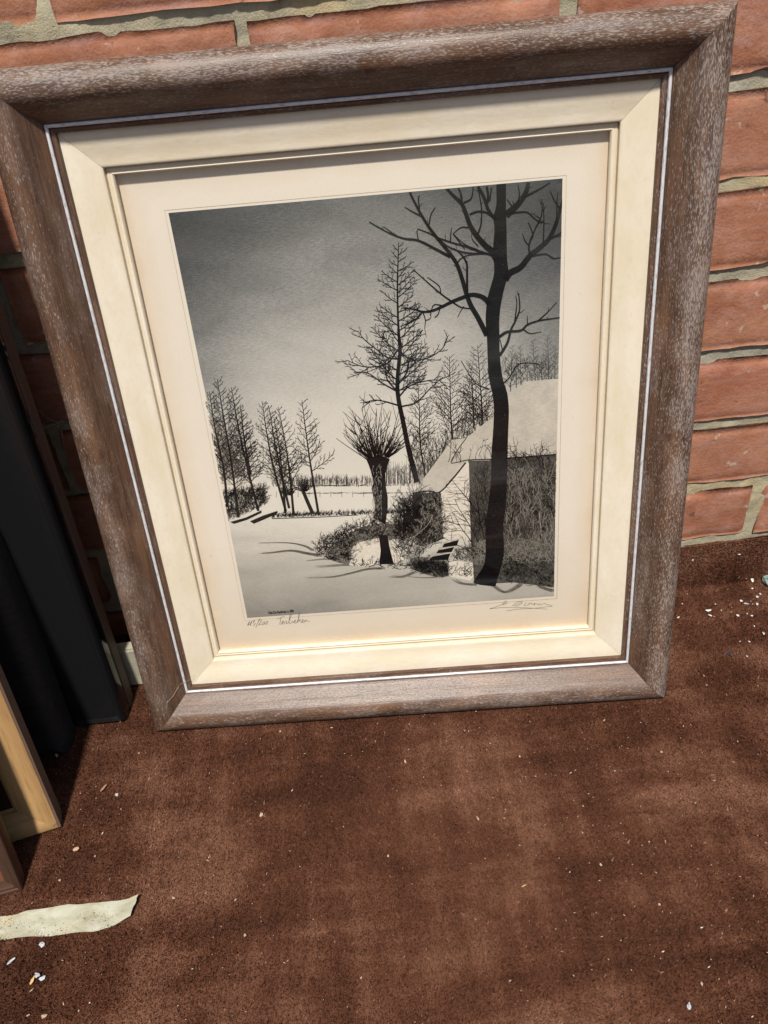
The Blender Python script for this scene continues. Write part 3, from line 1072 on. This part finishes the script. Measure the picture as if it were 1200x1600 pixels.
# shadows lying on the printed snow
k_ = Ink(3)
for pts, w0, w1 in (([(489, 858), (476, 851), (450, 846), (405, 846)], 4, .5), ([(500, 866), (478, 862), (455, 858), (425, 861), (408, 862)], 7, .5), ([(552, 880), (530, 881), (505, 883), (494, 883)], 3, .4),
                    ([(600, 886), (575, 887), (550, 893), (520, 899), (482, 900)], 6, .5), ([(648, 892), (630, 899), (610, 899)], 6, 1), ([(812, 912), (800, 920), (786, 924), (770, 914)], 7, 2), ([(864, 922), (850, 918), (840, 914)], 8, 2),
                    ([(740, 912), (720, 910), (708, 904)], 7, 1), ([(690, 900), (665, 902), (640, 900)], 3, .5), ([(520, 871), (500, 872), (480, 874)], 3, .5)):
    P = smooth(pts)
    for _ in range(5):
        o = np.array([R2.uniform(-4, 4), R2.uniform(-1.2, 1.2)])
        k_.stroke(P + o, w0 * R2.uniform(.3, .8), w1)
k_.done('printed_snow_shadows', mat_print_tone('etched_shadow_tone', 0.36, 0.3))

# the big foreground tree
k_ = Ink(12)
zz = lambda pts: [(540 + x / 3.3333, 260 + y / 3.3333) for x, y in pts]
left_e = [(775.5, 284), (775.5, 320), (771, 338), (772.5, 359), (770, 392), (772, 425), (765, 452), (760.5, 470), (758.4, 500), (760.5, 530), (761.4, 560), (763.5, 591), (770.6, 626.5), (770, 667), (767, 707), (766, 750), (762, 786), (757.6, 821), (756.4, 876), (738, 908)]
right_e = [(790.5, 284), (790.5, 320), (790.8, 338), (791.4, 362), (792, 404), (794.4, 428), (790.5, 440), (784.5, 464), (780, 494), (780, 524), (780.5, 556), (785, 591), (792, 614.6), (794.4, 643), (793, 679), (792, 726), (789.6, 786), (785, 821), (786, 866), (773, 914)]
Lp, Rp = PL(smooth(left_e, 3)), PL(smooth(right_e, 3))
Q = np.empty((2 * len(Lp), 2))
Q[0::2], Q[1::2] = Lp, Rp
k_.add(Q, [(2 * i, 2 * i + 1, 2 * i + 3, 2 * i + 2) for i in range(len(Lp) - 1)])
k_.poly([(738, 908), (748, 912), (773, 915), (779, 890), (757, 880)])
BR = [([(735, 880), (690, 790), (650, 720), (625, 650), (605, 580), (580, 510), (545, 455), (500, 400), (445, 330), (400, 260), (365, 195), (333, 130)], 26, 9),
      ([(750, 720), (728, 692), (700, 675), (655, 668), (600, 685), (550, 705), (500, 730), (450, 750), (400, 755), (360, 742), (300, 735)], 26, 6),
      ([(560, 708), (500, 665), (430, 605), (380, 560), (352, 535)], 8, 3), ([(495, 658), (485, 620), (425, 575)], 6, 3), ([(555, 705), (600, 732), (650, 740)], 7, 5), ([(615, 728), (600, 750), (582, 785)], 5, 2),
      ([(510, 725), (465, 718), (448, 740), (440, 775)], 6, 3), ([(492, 735), (480, 770), (463, 785)], 5, 4), ([(402, 755), (415, 800), (412, 840), (420, 890)], 6, 2), ([(400, 755), (370, 790), (320, 815), (285, 830)], 8, 3), ([(415, 800), (440, 790), (445, 760)], 4, 2),
      ([(545, 470), (470, 430), (380, 385), (310, 375), (250, 355), (190, 325), (123, 286)], 14, 4), ([(380, 387), (372, 340), (376, 328)], 6, 3), ([(255, 355), (225, 330), (195, 310)], 6, 2), ([(400, 260), (350, 235), (308, 210)], 8, 3), ([(435, 300), (445, 250), (467, 212)], 7, 3), ([(385, 220), (380, 170), (385, 150)], 7, 5),
      ([(790, 490), (760, 440), (735, 420), (690, 370), (650, 310), (625, 240), (605, 195), (560, 150), (525, 112)], 32, 11), ([(605, 195), (602, 150), (588, 112)], 11, 7), ([(615, 190), (655, 165), (665, 105)], 9, 5), ([(645, 250), (690, 235), (735, 242), (770, 268)], 9, 9), ([(688, 355), (705, 300), (708, 230), (700, 165), (688, 105)], 9, 4),
      ([(690, 105), (720, 160), (745, 230), (785, 280)], 13, 16), ([(735, 105), (742, 150), (738, 190)], 10, 12), ([(760, 110), (750, 180)], 6, 8),
      ([(770, 465), (690, 440), (620, 415), (550, 395), (480, 370), (430, 345), (375, 323)], 11, 4), ([(740, 455), (650, 452), (590, 440), (540, 420), (495, 385)], 9, 4), ([(690, 435), (620, 405), (560, 350)], 6, 3), ([(545, 395), (548, 350), (552, 318)], 7, 3), ([(640, 318), (600, 318), (560, 350)], 7, 3), ([(560, 350), (590, 390), (620, 430)], 5, 4), ([(690, 415), (660, 380), (655, 345)], 5, 2), ([(520, 385), (520, 350)], 4, 2),
      ([(632, 660), (632, 560), (630, 505), (600, 455), (560, 425)], 13, 5), ([(575, 510), (600, 480), (640, 462), (720, 455)], 6, 4), ([(630, 540), (632, 490)], 6, 5),
      ([(835, 255), (890, 205), (935, 145), (952, 85)], 34, 17), ([(930, 160), (1000, 125), (1065, 85)], 11, 4), ([(895, 200), (905, 150), (898, 95)], 8, 4), ([(870, 215), (840, 170)], 6, 3), ([(880, 215), (870, 180)], 5, 3),
      ([(838, 248), (900, 240), (945, 240), (975, 265), (1010, 292), (1028, 290)], 8, 4), ([(830, 590), (855, 555), (910, 525), (960, 465), (1010, 425), (1060, 375), (1095, 300), (1120, 215), (1140, 160)], 34, 13), ([(1060, 378), (1100, 360), (1140, 335)], 11, 7), ([(1045, 400), (1080, 370), (1140, 360)], 7, 4),
      ([(960, 470), (955, 410), (985, 330), (1020, 255), (1022, 170)], 11, 4), ([(958, 415), (935, 390), (920, 350)], 7, 3), ([(975, 355), (965, 325), (950, 292)], 7, 3), ([(1028, 405), (1032, 300), (1030, 190)], 8, 3), ([(955, 470), (1040, 458), (1080, 480), (1125, 475)], 9, 4), ([(1030, 460), (1045, 452)], 4, 2), ([(1118, 225), (1085, 175), (1065, 128)], 7, 3), ([(1098, 290), (1100, 200), (1105, 135)], 7, 3), ([(1010, 270), (980, 250)], 4, 2), ([(1020, 240), (1045, 205)], 4, 2),
      ([(795, 890), (840, 862), (910, 855), (945, 825), (1000, 805), (1050, 797), (1115, 788)], 16, 5), ([(1000, 805), (1050, 760), (1098, 708)], 8, 3), ([(945, 825), (945, 778)], 6, 3), ([(925, 850), (960, 870), (1018, 862)], 7, 2), ([(1052, 755), (1055, 735)], 4, 3),
      ([(800, 985), (840, 920), (860, 850), (885, 800), (905, 740), (900, 660)], 16, 5), ([(878, 815), (890, 720), (885, 672)], 8, 3), ([(815, 955), (802, 900)], 5, 4)]
R3 = random.Random(3)
for pts, w0, w1 in BR:
    P = smooth(zz(pts), 5)
    k_.stroke(P, w0 / 3.33, w1 / 3.33)
    if len(pts) > 3:
        for i in range(6, len(P) - 1, 6):
            d = P[i] - P[i - 1]
            if P[i][1] < 500:
                twig(k_, P[i], math.atan2(d[0], -d[1]) + R3.choice((-1, 1)) * R3.uniform(.4, .9), R3.uniform(4, 13), .9, 0, R3, .2, 2)
for pts in ([(764, 608), (745, 600), (735, 588), (720, 563)], [(784, 600), (795, 590), (808, 570), (826, 567), (842, 569)]):
    k_.stroke(smooth(pts), 2.0, .9)
k_.done('printed_big_tree', BLACK)
k_ = Ink(13)
for _ in range(260):
    t = R3.random()
    i = int(t * (len(left_e) - 4)) + 3
    a, b = np.array(left_e[i]), np.array(right_e[i])
    f = R3.uniform(.1, .9)
    p = a + (b - a) * f
    k_.stroke([p, p + np.array([R3.uniform(2, 5), R3.uniform(-2.5, .5)])], .5, .3)
k_.done('printed_bark_lines', mat_flat('trunk_hatch_ink', (0.018, 0.018, 0.019), 0.9, 0.05, 0.3, 900))

# plate mark and pencil writing in the margin
k_ = Ink(2, clip=False)
k_.stroke([(258, 327), (885, 274.5)], .5, .5)
k_.stroke([(885, 274.5), (868.5, 934)], .5, 1.0)
k_.stroke([(868.5, 934.5), (382.5, 966.5)], 1.0, .5)
k_.stroke([(382.5, 966.5), (258, 327)], .5, .5)
k_.done('plate_mark', mat_flat('plate_mark_line', (0.45, 0.37, 0.28), 0.9, 0.1, 0.2, 200))
k_ = Ink(2, clip=False)


def pencil(strokes, ox, oy, sc, w=0.9, slope=-.066):
    for s in strokes:
        pts = [(ox + x * sc, oy + y * sc + slope * x * sc) for x, y in s]
        k_.stroke(smooth(pts, 4) if len(pts) > 2 else pts, w, w * .8)


# "113/200" then the village name "Terbeken", then the signature
pencil([[(0, 8), (4, 1), (1, 9)], [(4, 8), (8, 1), (5, 9)], [(9, 2), (13, 0), (11, 4), (14, 6), (10, 10)], [(15, 13), (22, -3)], [(20, 2), (24, -1), (25, 2), (20, 9), (24, 8), (27, 9)],
        [(29, 4), (27, 8), (30, 8), (31, 4), (29, 4)], [(34, 4), (32, 8), (35, 8), (36, 4), (34, 4), (38, 3)]], 387, 967, .86)
LEAD = mat_flat('pencil_lead', (0.13, 0.115, 0.10), 0.7, 0.3, 0.3, 700)
k_.done('edition_number', LEAD)
k_ = Ink(2, clip=False)
pencil([[(0, 1), (6, -1), (14, -3)], [(7, -1), (6, 6), (5, 11), (8, 11)], [(8, 10), (12, 7), (11, 5), (9, 9), (12, 11), (16, 6), (18, 7), (17, 11), (21, 9)], [(21, 9), (26, -4), (24, -6), (22, 9), (25, 11), (28, 7), (30, 10)],
        [(30, 10), (34, 7), (33, 5), (31, 9), (34, 11), (38, 6), (42, -7), (40, -7), (38, 11)], [(38, 8), (43, 4), (41, 7), (45, 11)], [(45, 10), (48, 7), (47, 5), (45, 9), (49, 11), (51, 7), (53, 7), (52, 10), (54, 7), (57, 10), (60, 9)]], 433, 963.5, .85)
k_.done('pencil_title', LEAD)
k_ = Ink(2, clip=False)
pencil([[(0, 13), (12, 9), (26, 4), (28, 0), (24, 2), (22, 6), (30, 4)], [(0, 13), (10, 12), (26, 11), (60, 12), (98, 15)], [(38, 9), (46, 3), (56, 1), (50, 5), (42, 8), (46, 9), (56, 4)], [(62, 3), (58, 8), (63, 8), (68, 3)],
        [(66, 8), (70, 4), (72, 7), (76, 4), (75, 8), (79, 5), (82, 8), (84, 5), (86, 8), (90, 6), (93, 5), (96, 7), (106, 9)], [(28, 17), (50, 14), (76, 13), (106, 10)]], 764, 938, .92, .8, -.01)
k_.done('signature', LEAD)
# printed caption in the lower left corner of the plate
fc = bpy.data.curves.new('printed_caption', 'FONT')
fc.body = 'Gen.De Eeckman n. 800'
fc.size = 0.0040
fc.offset = 0.00008
co_ = bpy.data.objects.new('printed_caption', fc)
COL.objects.link(co_)
fc.materials.append(BLACK)
me_ = bpy.data.meshes.new_from_object(co_.evaluated_get(bpy.context.evaluated_depsgraph_get()))
bpy.data.objects.remove(co_)
co_ = link('printed_caption', me_, None, sheet)
c0 = PL([(419.5, 955.8)])[0]
co_.location = (PX + c0[0], -0.0007, PZ + c0[1])
co_.rotation_euler = (math.pi / 2, 0, 0)
co_.scale = (0.62, 1, 1)

# ------------------------------------------------------------------ frames stacked on the left
def root(name, x, y, lean, yaw, label, cat, group=None, z=0.0):
    o = link(name, None, None, None, (x, y, z), (-math.radians(lean), 0, math.radians(yaw)))
    return tag(o, label, cat, group)


def prism_x(name, prof, z0, z1):
    """a vertical bar: profile (x, y) extruded in z"""
    bm = bmesh.new()
    a = [bm.verts.new((x, y, z0)) for x, y in prof]
    b = [bm.verts.new((x, y, z1)) for x, y in prof]
    n = len(prof)
    for i in range(n):
        bm.faces.new((a[i], a[(i + 1) % n], b[(i + 1) % n], b[i]))
    bm.faces.new(a)
    bm.faces.new(b)
    return bm_mesh(name, bm, 50)


def simple_frame(rt_, prof, Wd, Hd, mat, rail='frame_rail'):
    """four mitred rails hung left of x = 0; profile (s, d)"""
    for (cx_, cz_, rot, ln) in ((-Wd / 2, 0, 0, Wd), (0, Hd / 2, -math.pi / 2, Hd), (-Wd / 2, Hd, math.pi, Wd), (-Wd, Hd / 2, math.pi / 2, Hd)):
        link(rail, rail_mesh(rail, prof, ln), mat, rt_, (cx_, 0, cz_), (0, rot, 0))


# glossy black one
gb = NT('black_lacquer', 0.10, 0.4)
a = gb.noise(gb.co(), 60, 4, 0.7)
d_ = gb.noise(gb.co(), 700, 2, 0.5)
gb.color(gb.mix(gb.ramp(d_, [(0.76, 0.0), (0.80, 0.7)]), (0.009, 0.0093, 0.0105), (0.16, 0.155, 0.14)))
gb.rough(gb.ramp(a, [(0.35, 0.06), (0.7, 0.22)]))
ra = root('black_lacquer_frame', -0.2702, -0.1205, 5.9, 0, 'tall glossy black lacquered frame nearest the limed oak frame, against the wall', 'picture frame', 'picture frames stacked at the left')
simple_frame(ra, [(0.10, -0.034), (0.0025, -0.034), (0.0025, -0.012), (0.0, -0.012), (0.0, -0.001), (0.001, 0.0022), (0.0030, 0.0058), (0.0046, 0.0066), (0.0062, 0.0060), (0.0078, 0.0044), (0.090, 0.0040), (0.100, 0.0030), (0.100, -0.004)], 0.62, 0.86, gb.m)
link('side_batten', slab('side_batten', -0.0016, 0.0008, 0.002, 0.858, 0.0125, 0.0275), mat_wood('dark_batten_wood', (0.085, 0.060, 0.047), (0.14, 0.10, 0.08), 0.6), ra)
link('picture_panel', slab('picture_panel', -0.52, -0.10, 0.10, 0.76, 0.002, 0.006), mat_flat('dark_grey_panel', (0.03, 0.03, 0.033), 0.3), ra)

# matte black rounded one in front of it
mb = NT('matte_black_paint', 0.55, 0.35)
a = mb.noise(mb.co((200, 200, 30)), 1, 4, 0.6)
mb.color(mb.ramp(a, [(0.3, (0.012, 0.012, 0.0125)), (0.7, (0.026, 0.026, 0.026))]))
mb.bump(a, 0.3, 0.0008)
rb = root('matte_black_frame', -0.3189, -0.152, 9.0, 0, 'matte black frame with rounded rails and a chipped corner in front of the glossy one', 'picture frame', 'picture frames stacked at the left')
simple_frame(rb, [(0.045, -0.020), (0.0, -0.020), (0.0, -0.004), (0.001, 0.002), (0.004, 0.0065), (0.009, 0.0095), (0.016, 0.010), (0.024, 0.0085), (0.034, 0.004), (0.045, -0.002)], 0.34, 0.236, mb.m)
link('picture_panel', slab('picture_panel', -0.296, -0.044, 0.044, 0.192, 0.006, 0.010), mat_flat('black_card', (0.015, 0.015, 0.016), 0.7), rb)
bm = bmesh.new()
bmesh.ops.create_icosphere(bm, subdivisions=1, radius=1)
for v in bm.verts:
    v.co = Vector((v.co.x * 0.0016, v.co.y * 0.0006, v.co.z * 0.0024)) * random.uniform(.7, 1.25)
link('chipped_corner', bm_mesh('chipped_corner', bm), mat_flat('bare_wood_chip', (0.45, 0.30, 0.18)), rb, (-0.0105, -0.0098, 0.0045))

# pine frame
pine = mat_wood('varnished_pine', (0.34, 0.185, 0.070), (0.52, 0.325, 0.145), 0.5, 5, 45, (0.13, 0.055, 0.024), 'x')
pine_side = mat_wood('grey_brown_edge', (0.10, 0.060, 0.040), (0.16, 0.10, 0.07), 0.7)
rc = root('pine_frame', -0.3098, -0.230, 13.4, 14, 'honey coloured pine frame with scuffed dark edges between the black and mahogany frames', 'picture frame', 'picture frames stacked at the left')
simple_frame(rc, [(0.03, -0.010), (0.0015, -0.010), (0.0015, 0.0070), (0.004, 0.0080), (0.012, 0.0065), (0.022, 0.0050), (0.028, 0.0040), (0.0285, 0.001), (0.031, 0.0005), (0.031, -0.006)], 0.46, 0.88, pine)
link('dark_edge', slab('dark_edge', -0.0014, 0.0006, 0.001, 0.879, -0.0066, 0.0105), pine_side, rc)
link('picture_panel', slab('picture_panel', -0.43, -0.030, 0.030, 0.85, 0.000, 0.004), mat_flat('dark_brown_panel', (0.035, 0.018, 0.012), 0.4), rc)

# mahogany frame
mah = mat_wood('dark_mahogany', (0.035, 0.017, 0.011), (0.085, 0.042, 0.026), 0.4, 8, 90, None, 'x')
rd = root('mahogany_frame', -0.3266, -0.2891, 15.8, 10, 'dark mahogany frame with a reddish panel, foremost of the stack at the left edge', 'picture frame', 'picture frames stacked at the left')
simple_frame(rd, [(0.012, -0.012), (0.0, -0.012), (0.0, 0.000), (0.001, 0.0012), (0.003, 0.0014), (0.0036, 0.0004), (0.0058, 0.0008), (0.0066, -0.001), (0.012, -0.002)], 0.42, 0.86, mah)
link('reddish_panel', slab('reddish_panel', -0.412, -0.008, 0.008, 0.85, 0.0026, 0.006), mat_wood('red_varnished_panel', (0.10, 0.035, 0.018), (0.20, 0.080, 0.040), 0.35), rd)

# pale block of stone behind the black frames
st = NT('pale_stone', 0.9, 0.2)
st.color(st.ramp(st.noise(st.co(), 35, 5, 0.65), [(0.3, (0.32, 0.30, 0.22)), (0.7, (0.48, 0.455, 0.35))]))
st.bump(st.noise(st.co(), 250, 4, 0.7), 0.4, 0.001)
blk = link('stone_block', slab('stone_block', -0.17, 0.17, 0, 0.052, 0, 0.014, 0.002), st.m, None, (-0.30, -0.0790, 0.0))
tag(blk, 'pale flat stone standing on the carpet behind the glossy black frame and the oak frame', 'stone block')

# ------------------------------------------------------------------ paper strip
T = [(-0.3684, -0.312), (-0.3381, -0.311), (-0.3076, -0.3099), (-0.2667, -0.309), (-0.2458, -0.3104), (-0.227, -0.309)]
Bt = [(-0.3622, -0.3302), (-0.3322, -0.3302), (-0.3019, -0.3312), (-0.2719, -0.3318), (-0.2500, -0.3310), (-0.2305, -0.3245)]
Ts, Bs = smooth([(-0.42, -0.313)] + T, 7), smooth([(-0.42, -0.329)] + Bt, 7)
V = []
ny = 8
for i, (t, b) in enumerate(zip(Ts, Bs)):
    for j in range(ny):
        f = j / (ny - 1)
        p = t + (b - t) * f
        z = 0.0034 + 0.0012 * fbm(nzc, np.array(p[0] * 60), np.array(p[1] * 90), 3) + 0.0045 * max(0, (p[0] + 0.246) / 0.02) ** 1.5 * (1 - .3 * f) + 0.0014 * math.exp(-((f - .6 + (p[0] + .3) * 3) / .12) ** 2) * (p[0] < -.27)
        V.append((p[0] + 0.0006 * float(nzc(np.array(p[0] * 150), np.array(j * 3.1))), p[1] + (0.0007 * float(nzc(np.array(p[0] * 120), np.array(j * 1.7))) if j in (0, ny - 1) else 0), float(z)))
V = np.array(V)
F = grid_faces(len(Ts), ny)
V2 = np.vstack([V, V - (0, 0, 0.0003)])
tp = NT('cream_paper_tape', 0.85, 0.2)
a, b = tp.noise(tp.co((1, 2, 1)), 55, 5, 0.65, 0.5), tp.noise(tp.co(), 300, 3, 0.6)
c = tp.ramp(a, [(0.3, (0.33, 0.31, 0.21)), (0.5, (0.44, 0.43, 0.33)), (0.7, (0.51, 0.51, 0.42))])
c = tp.mix(tp.ramp(b, [(0.72, 0.0), (0.78, 0.6)]), c, (0.18, 0.17, 0.13))
c = tp.mix(tp.ramp(tp.noise(tp.co((1, 1, 1), (0, 0, 0), (4, 2, 0)), 25, 3), [(0.55, 0.0), (0.68, 0.5)]), c, (0.60, 0.48, 0.22))
tp.color(c)
tp.bump(a, 0.4, 0.001)
strip = link('paper_strip', mesh_np('paper_strip', V2, np.vstack([F, F[:, ::-1] + len(V)]), True), tp.m)
tag(strip, 'crinkled cream paper strip with a torn end lying on the carpet at lower left', 'paper strip')

# ------------------------------------------------------------------ crumbs and chips
def chip_mesh(name, r, flat, stretch, seed):
    bm = bmesh.new()
    bmesh.ops.create_icosphere(bm, subdivisions=2, radius=1)
    rr = random.Random(seed)
    ph = [rr.uniform(0, 6.28) for _ in range(6)]
    for v in bm.verts:
        k = 1 + 0.25 * math.sin(3 * v.co.x + ph[0]) + 0.22 * math.sin(4 * v.co.y + ph[1]) + 0.2 * math.sin(5 * v.co.z + ph[2])
        v.co = Vector((v.co.x * r * stretch * k, v.co.y * r * k, max(v.co.z, -0.5) * r * flat * k))
    return bm_mesh(name, bm, 25)


CHIPM = mat_flat('white_paint_flake', (0.62, 0.60, 0.56), 0.7, 0.3, 0.25, 500)
BLUEM = mat_flat('bluish_grit', (0.46, 0.48, 0.50), 0.6, 0.4, 0.35, 500)
DARKM = mat_flat('dark_grit', (0.035, 0.035, 0.038), 0.6, 0.4, 0.3, 500)
BEIGEM = mat_flat('beige_crumb', (0.45, 0.34, 0.24), 0.85, 0.2, 0.3, 500)


def put(name, x, y, r, flat, stretch, mat, label, cat, group=None, lift=0.0022):
    o = link(name, chip_mesh(name, r, flat, stretch, int(abs(x * 1e5))), mat, None, (x, y, float(carpet_h(x, y)) + lift), (random.uniform(-.25, .25), random.uniform(-.25, .25), random.uniform(0, 6.28)))
    return tag(o, label, cat, group)


Rr = [(0.3364, -0.0649, 2.4), (0.335, -0.0721, 2.0), (0.3018, -0.0704, 2.2), (0.3131, -0.0513, 1.1), (0.3467, -0.0574, 1.3), (0.3747, -0.0567, 2.0), (0.3783, -0.062, 2.3), (0.3885, -0.0645, 2.4),
      (0.3985, -0.0501, 2.0), (0.3933, -0.0537, 1.9), (0.3995, -0.0286, 2.2), (0.3941, -0.0406, 1.4), (0.3625, -0.0768, 1.9), (0.3726, -0.0756, 1.7), (0.3774, -0.1044, 2.0), (0.3726, -0.0935, 1.3),
      (0.3486, -0.131, 1.7), (0.3589, -0.1124, 1.3), (0.3502, -0.111, 1.0), (0.349, -0.0669, 1.0), (0.376, -0.0795, 1.4), (0.384, -0.0590, 1.0), (0.403, -0.0640, 1.2), (0.409, -0.0710, 1.5)]
for x, y, r in Rr:
    put('paint_flake', x, y, r * 0.00052, 0.45, random.uniform(1.1, 2.0), CHIPM if random.random() < .7 else BLUEM, 'small white flake on the carpet to the right of the oak frame', 'flake', 'white flakes right of the frame')
put('paint_flake', 0.3365, -0.0110, 0.0010, .6, 1.5, CHIPM, 'white flake on the turned up carpet edge nearest the oak frame', 'flake', None, 0.004)
put('paint_flake', 0.3880, -0.0110, 0.0009, .6, 1.3, CHIPM, 'tiny white flake on the turned up carpet edge under the brick joint', 'flake', None, 0.004)
put('dark_pebble', 0.3344, -0.1245, 0.0020, .5, 1.5, DARKM, 'dark grit pebble on the carpet right of the oak frame', 'pebble')
for x, y, r in [(-0.2643, -0.2089, 1.8), (-0.2975, -0.338, 2.2), (-0.3186, -0.3478, 2.0), (-0.2955, -0.3609, 2.4), (-0.2905, -0.3637, 1.9)]:
    put('grit_flake', x, y, r * 0.0007, 0.5, random.uniform(1.1, 1.9), BLUEM, 'bluish white flake on the carpet at lower left around the paper strip', 'flake', 'bluish flakes at lower left')
for x, y, r in [(-0.297, -0.2859, 1.2), (-0.282, -0.3902, 1.6), (-0.2944, -0.3884, 1.0), (-0.1988, -0.3125, 1.2), (-0.1393, -0.3484, 1.3), (0.054, -0.2737, 1.4), (-0.0014, -0.2094, 1.4), (0.1876, -0.4203, 1.3), (0.1779, -0.3622, 1.2),
                (0.1435, -0.3265, 1.2), (-0.1313, -0.2468, 1.8), (0.1018, -0.2174, 1.2), (0.2266, -0.2302, 1.3), (-0.1168, -0.16, 1.4), (-0.0243, -0.2983, 1.2), (0.2974, -0.1497, 1.0)]:
    put('carpet_crumb', x, y, r * 0.00062, 0.5, random.uniform(1.1, 2.2), BEIGEM, 'pale crumb on the open carpet in front of the oak frame', 'crumb', 'crumbs on the open carpet')
put('white_pebble', 0.1738, -0.4325, 0.0013, .6, 1.7, BLUEM, 'white oval grit pebble on the carpet at lower right', 'pebble')


def splinter(x, y, ln, wd, ang, mat, label):
    bm = bmesh.new()
    n = 7
    L_, R_ = [], []
    for i in range(n):
        t = i / (n - 1)
        ww = wd * (0.25 + 1.1 * math.sin(math.pi * min(1, t * .9 + .08))) / 2
        L_.append((ln * (t - .5), ww * random.uniform(.8, 1.2)))
        R_.append((ln * (t - .5), -ww * random.uniform(.8, 1.2)))
    ring = L_ + R_[::-1]
    a = [bm.verts.new((p[0], p[1], 0)) for p in ring]
    b = [bm.verts.new((p[0], p[1], 0.0006)) for p in ring]
    for i in range(len(ring)):
        j = (i + 1) % len(ring)
        bm.faces.new((a[i], a[j], b[j], b[i]))
    bm.faces.new(a)
    bm.faces.new(b)
    o = link('wood_splinter', bm_mesh('wood_splinter', bm), mat, None, (x, y, float(carpet_h(x, y)) + 0.0030), (0.1, -0.06, ang))
    tag(o, label, 'splinter', None)


splinter(-0.2775, -0.2009, 0.0082, 0.0013, 0.95, mat_flat('pink_brown_splinter', (0.36, 0.19, 0.13)), 'thin reddish wood splinter on the carpet right of the pine frame')
splinter(-0.2893, -0.2594, 0.0052, 0.0026, 0.2, mat_flat('pink_wood_flake', (0.52, 0.33, 0.22)), 'pinkish broken wood chip on the carpet right of the mahogany frame')
splinter(-0.2973, -0.3649, 0.0060, 0.0015, 1.25, mat_flat('yellow_wood_splinter', (0.62, 0.42, 0.18)), 'small yellow wood splinter among bluish flakes at lower left')
splinter(0.0797, -0.3364, 0.0042, 0.0007, 0.3, mat_flat('straw_splinter', (0.50, 0.36, 0.17)), 'short straw coloured splinter in the middle of the open carpet')

# greenish glass lump at the right edge
gl = NT('green_glass_lump', 0.2, 0.5)
gl.color(gl.ramp(gl.noise(gl.co(), 220, 4, 0.6), [(0.35, (0.05, 0.085, 0.075)), (0.5, (0.20, 0.30, 0.26)), (0.7, (0.50, 0.60, 0.54))]))
g_ = put('glass_lump', 0.4185, -0.0360, 0.0085, .8, 1.15, gl.m, 'pale green glassy lump on the carpet at the right edge near the wall', 'glass lump', None, 0.004)

# dry grass in the joint between the frames
rg = random.Random(21)
lines = []
for _ in range(34):
    dx = rg.uniform(-0.034, 0.004)
    dz = rg.uniform(-0.022, 0.004)
    lines.append([(-0.2775 + rg.uniform(-.004, .003), -0.004 + rg.uniform(-.004, 0), 0.2740 + rg.uniform(-.004, .003)), (-0.2790 + dx * .5, -0.010, 0.2725 + dz * .3), (-0.2800 + dx, -0.012, 0.271 + dz)])
lines += [smooth([(-0.2775, -0.005, 0.2735), (-0.2790, -0.011, 0.255), (-0.2830, -0.012, 0.225), (-0.2870, -0.008, 0.1959)], 5),
          smooth([(-0.2775, -0.005, 0.2735), (-0.284, -0.012, 0.283), (-0.2922, -0.010, 0.2937), (-0.300, -0.010, 0.297)], 5),
          smooth([(-0.272, -0.006, 0.276), (-0.290, -0.012, 0.274), (-0.3016, -0.010, 0.271)], 5)]
gr = link('dry_grass', tube_mesh('dry_grass', lines, 0.00032, 4), mat_flat('dry_grass_straw', (0.36, 0.31, 0.21)))
tag(gr, 'wisp of dry grass sticking out of the mortar joint left of the oak frame', 'dry grass')

# hairs caught on the frame
def on_frame(px_, pz_, d):
    return frame.matrix_basis @ Vector((px_, -d, pz_))


hl = [on_frame(-hw + 0.013, 0.033, 0.0232), on_frame(-hw + 0.022, 0.038, 0.0175), on_frame(-hw + 0.030, 0.046, 0.0085), on_frame(-hw + 0.037, 0.047, 0.0050), on_frame(-hw + 0.043, 0.051, 0.001)]
ha = link('hair_strand', tube_mesh('hair_strand', [smooth(hl, 5)], 0.00022, 4), mat_flat('pale_fibre', (0.42, 0.33, 0.27)))
tag(ha, 'single pale hair stuck across the lower left corner of the oak frame', 'hair')
hl = [on_frame(-hw + 0.050, 0.297, -0.0032), on_frame(-hw + 0.056, 0.292, -0.0046), on_frame(-hw + 0.061, 0.295, -0.0048), on_frame(-hw + 0.063, 0.303, -0.0060)]
hb = link('hair_strand', tube_mesh('hair_strand', [smooth(hl, 5)], 0.00016, 4), mat_flat('grey_fibre', (0.30, 0.24, 0.17)))
tag(hb, 'curled grey hair lying on the cream liner at the left of the print', 'hair')
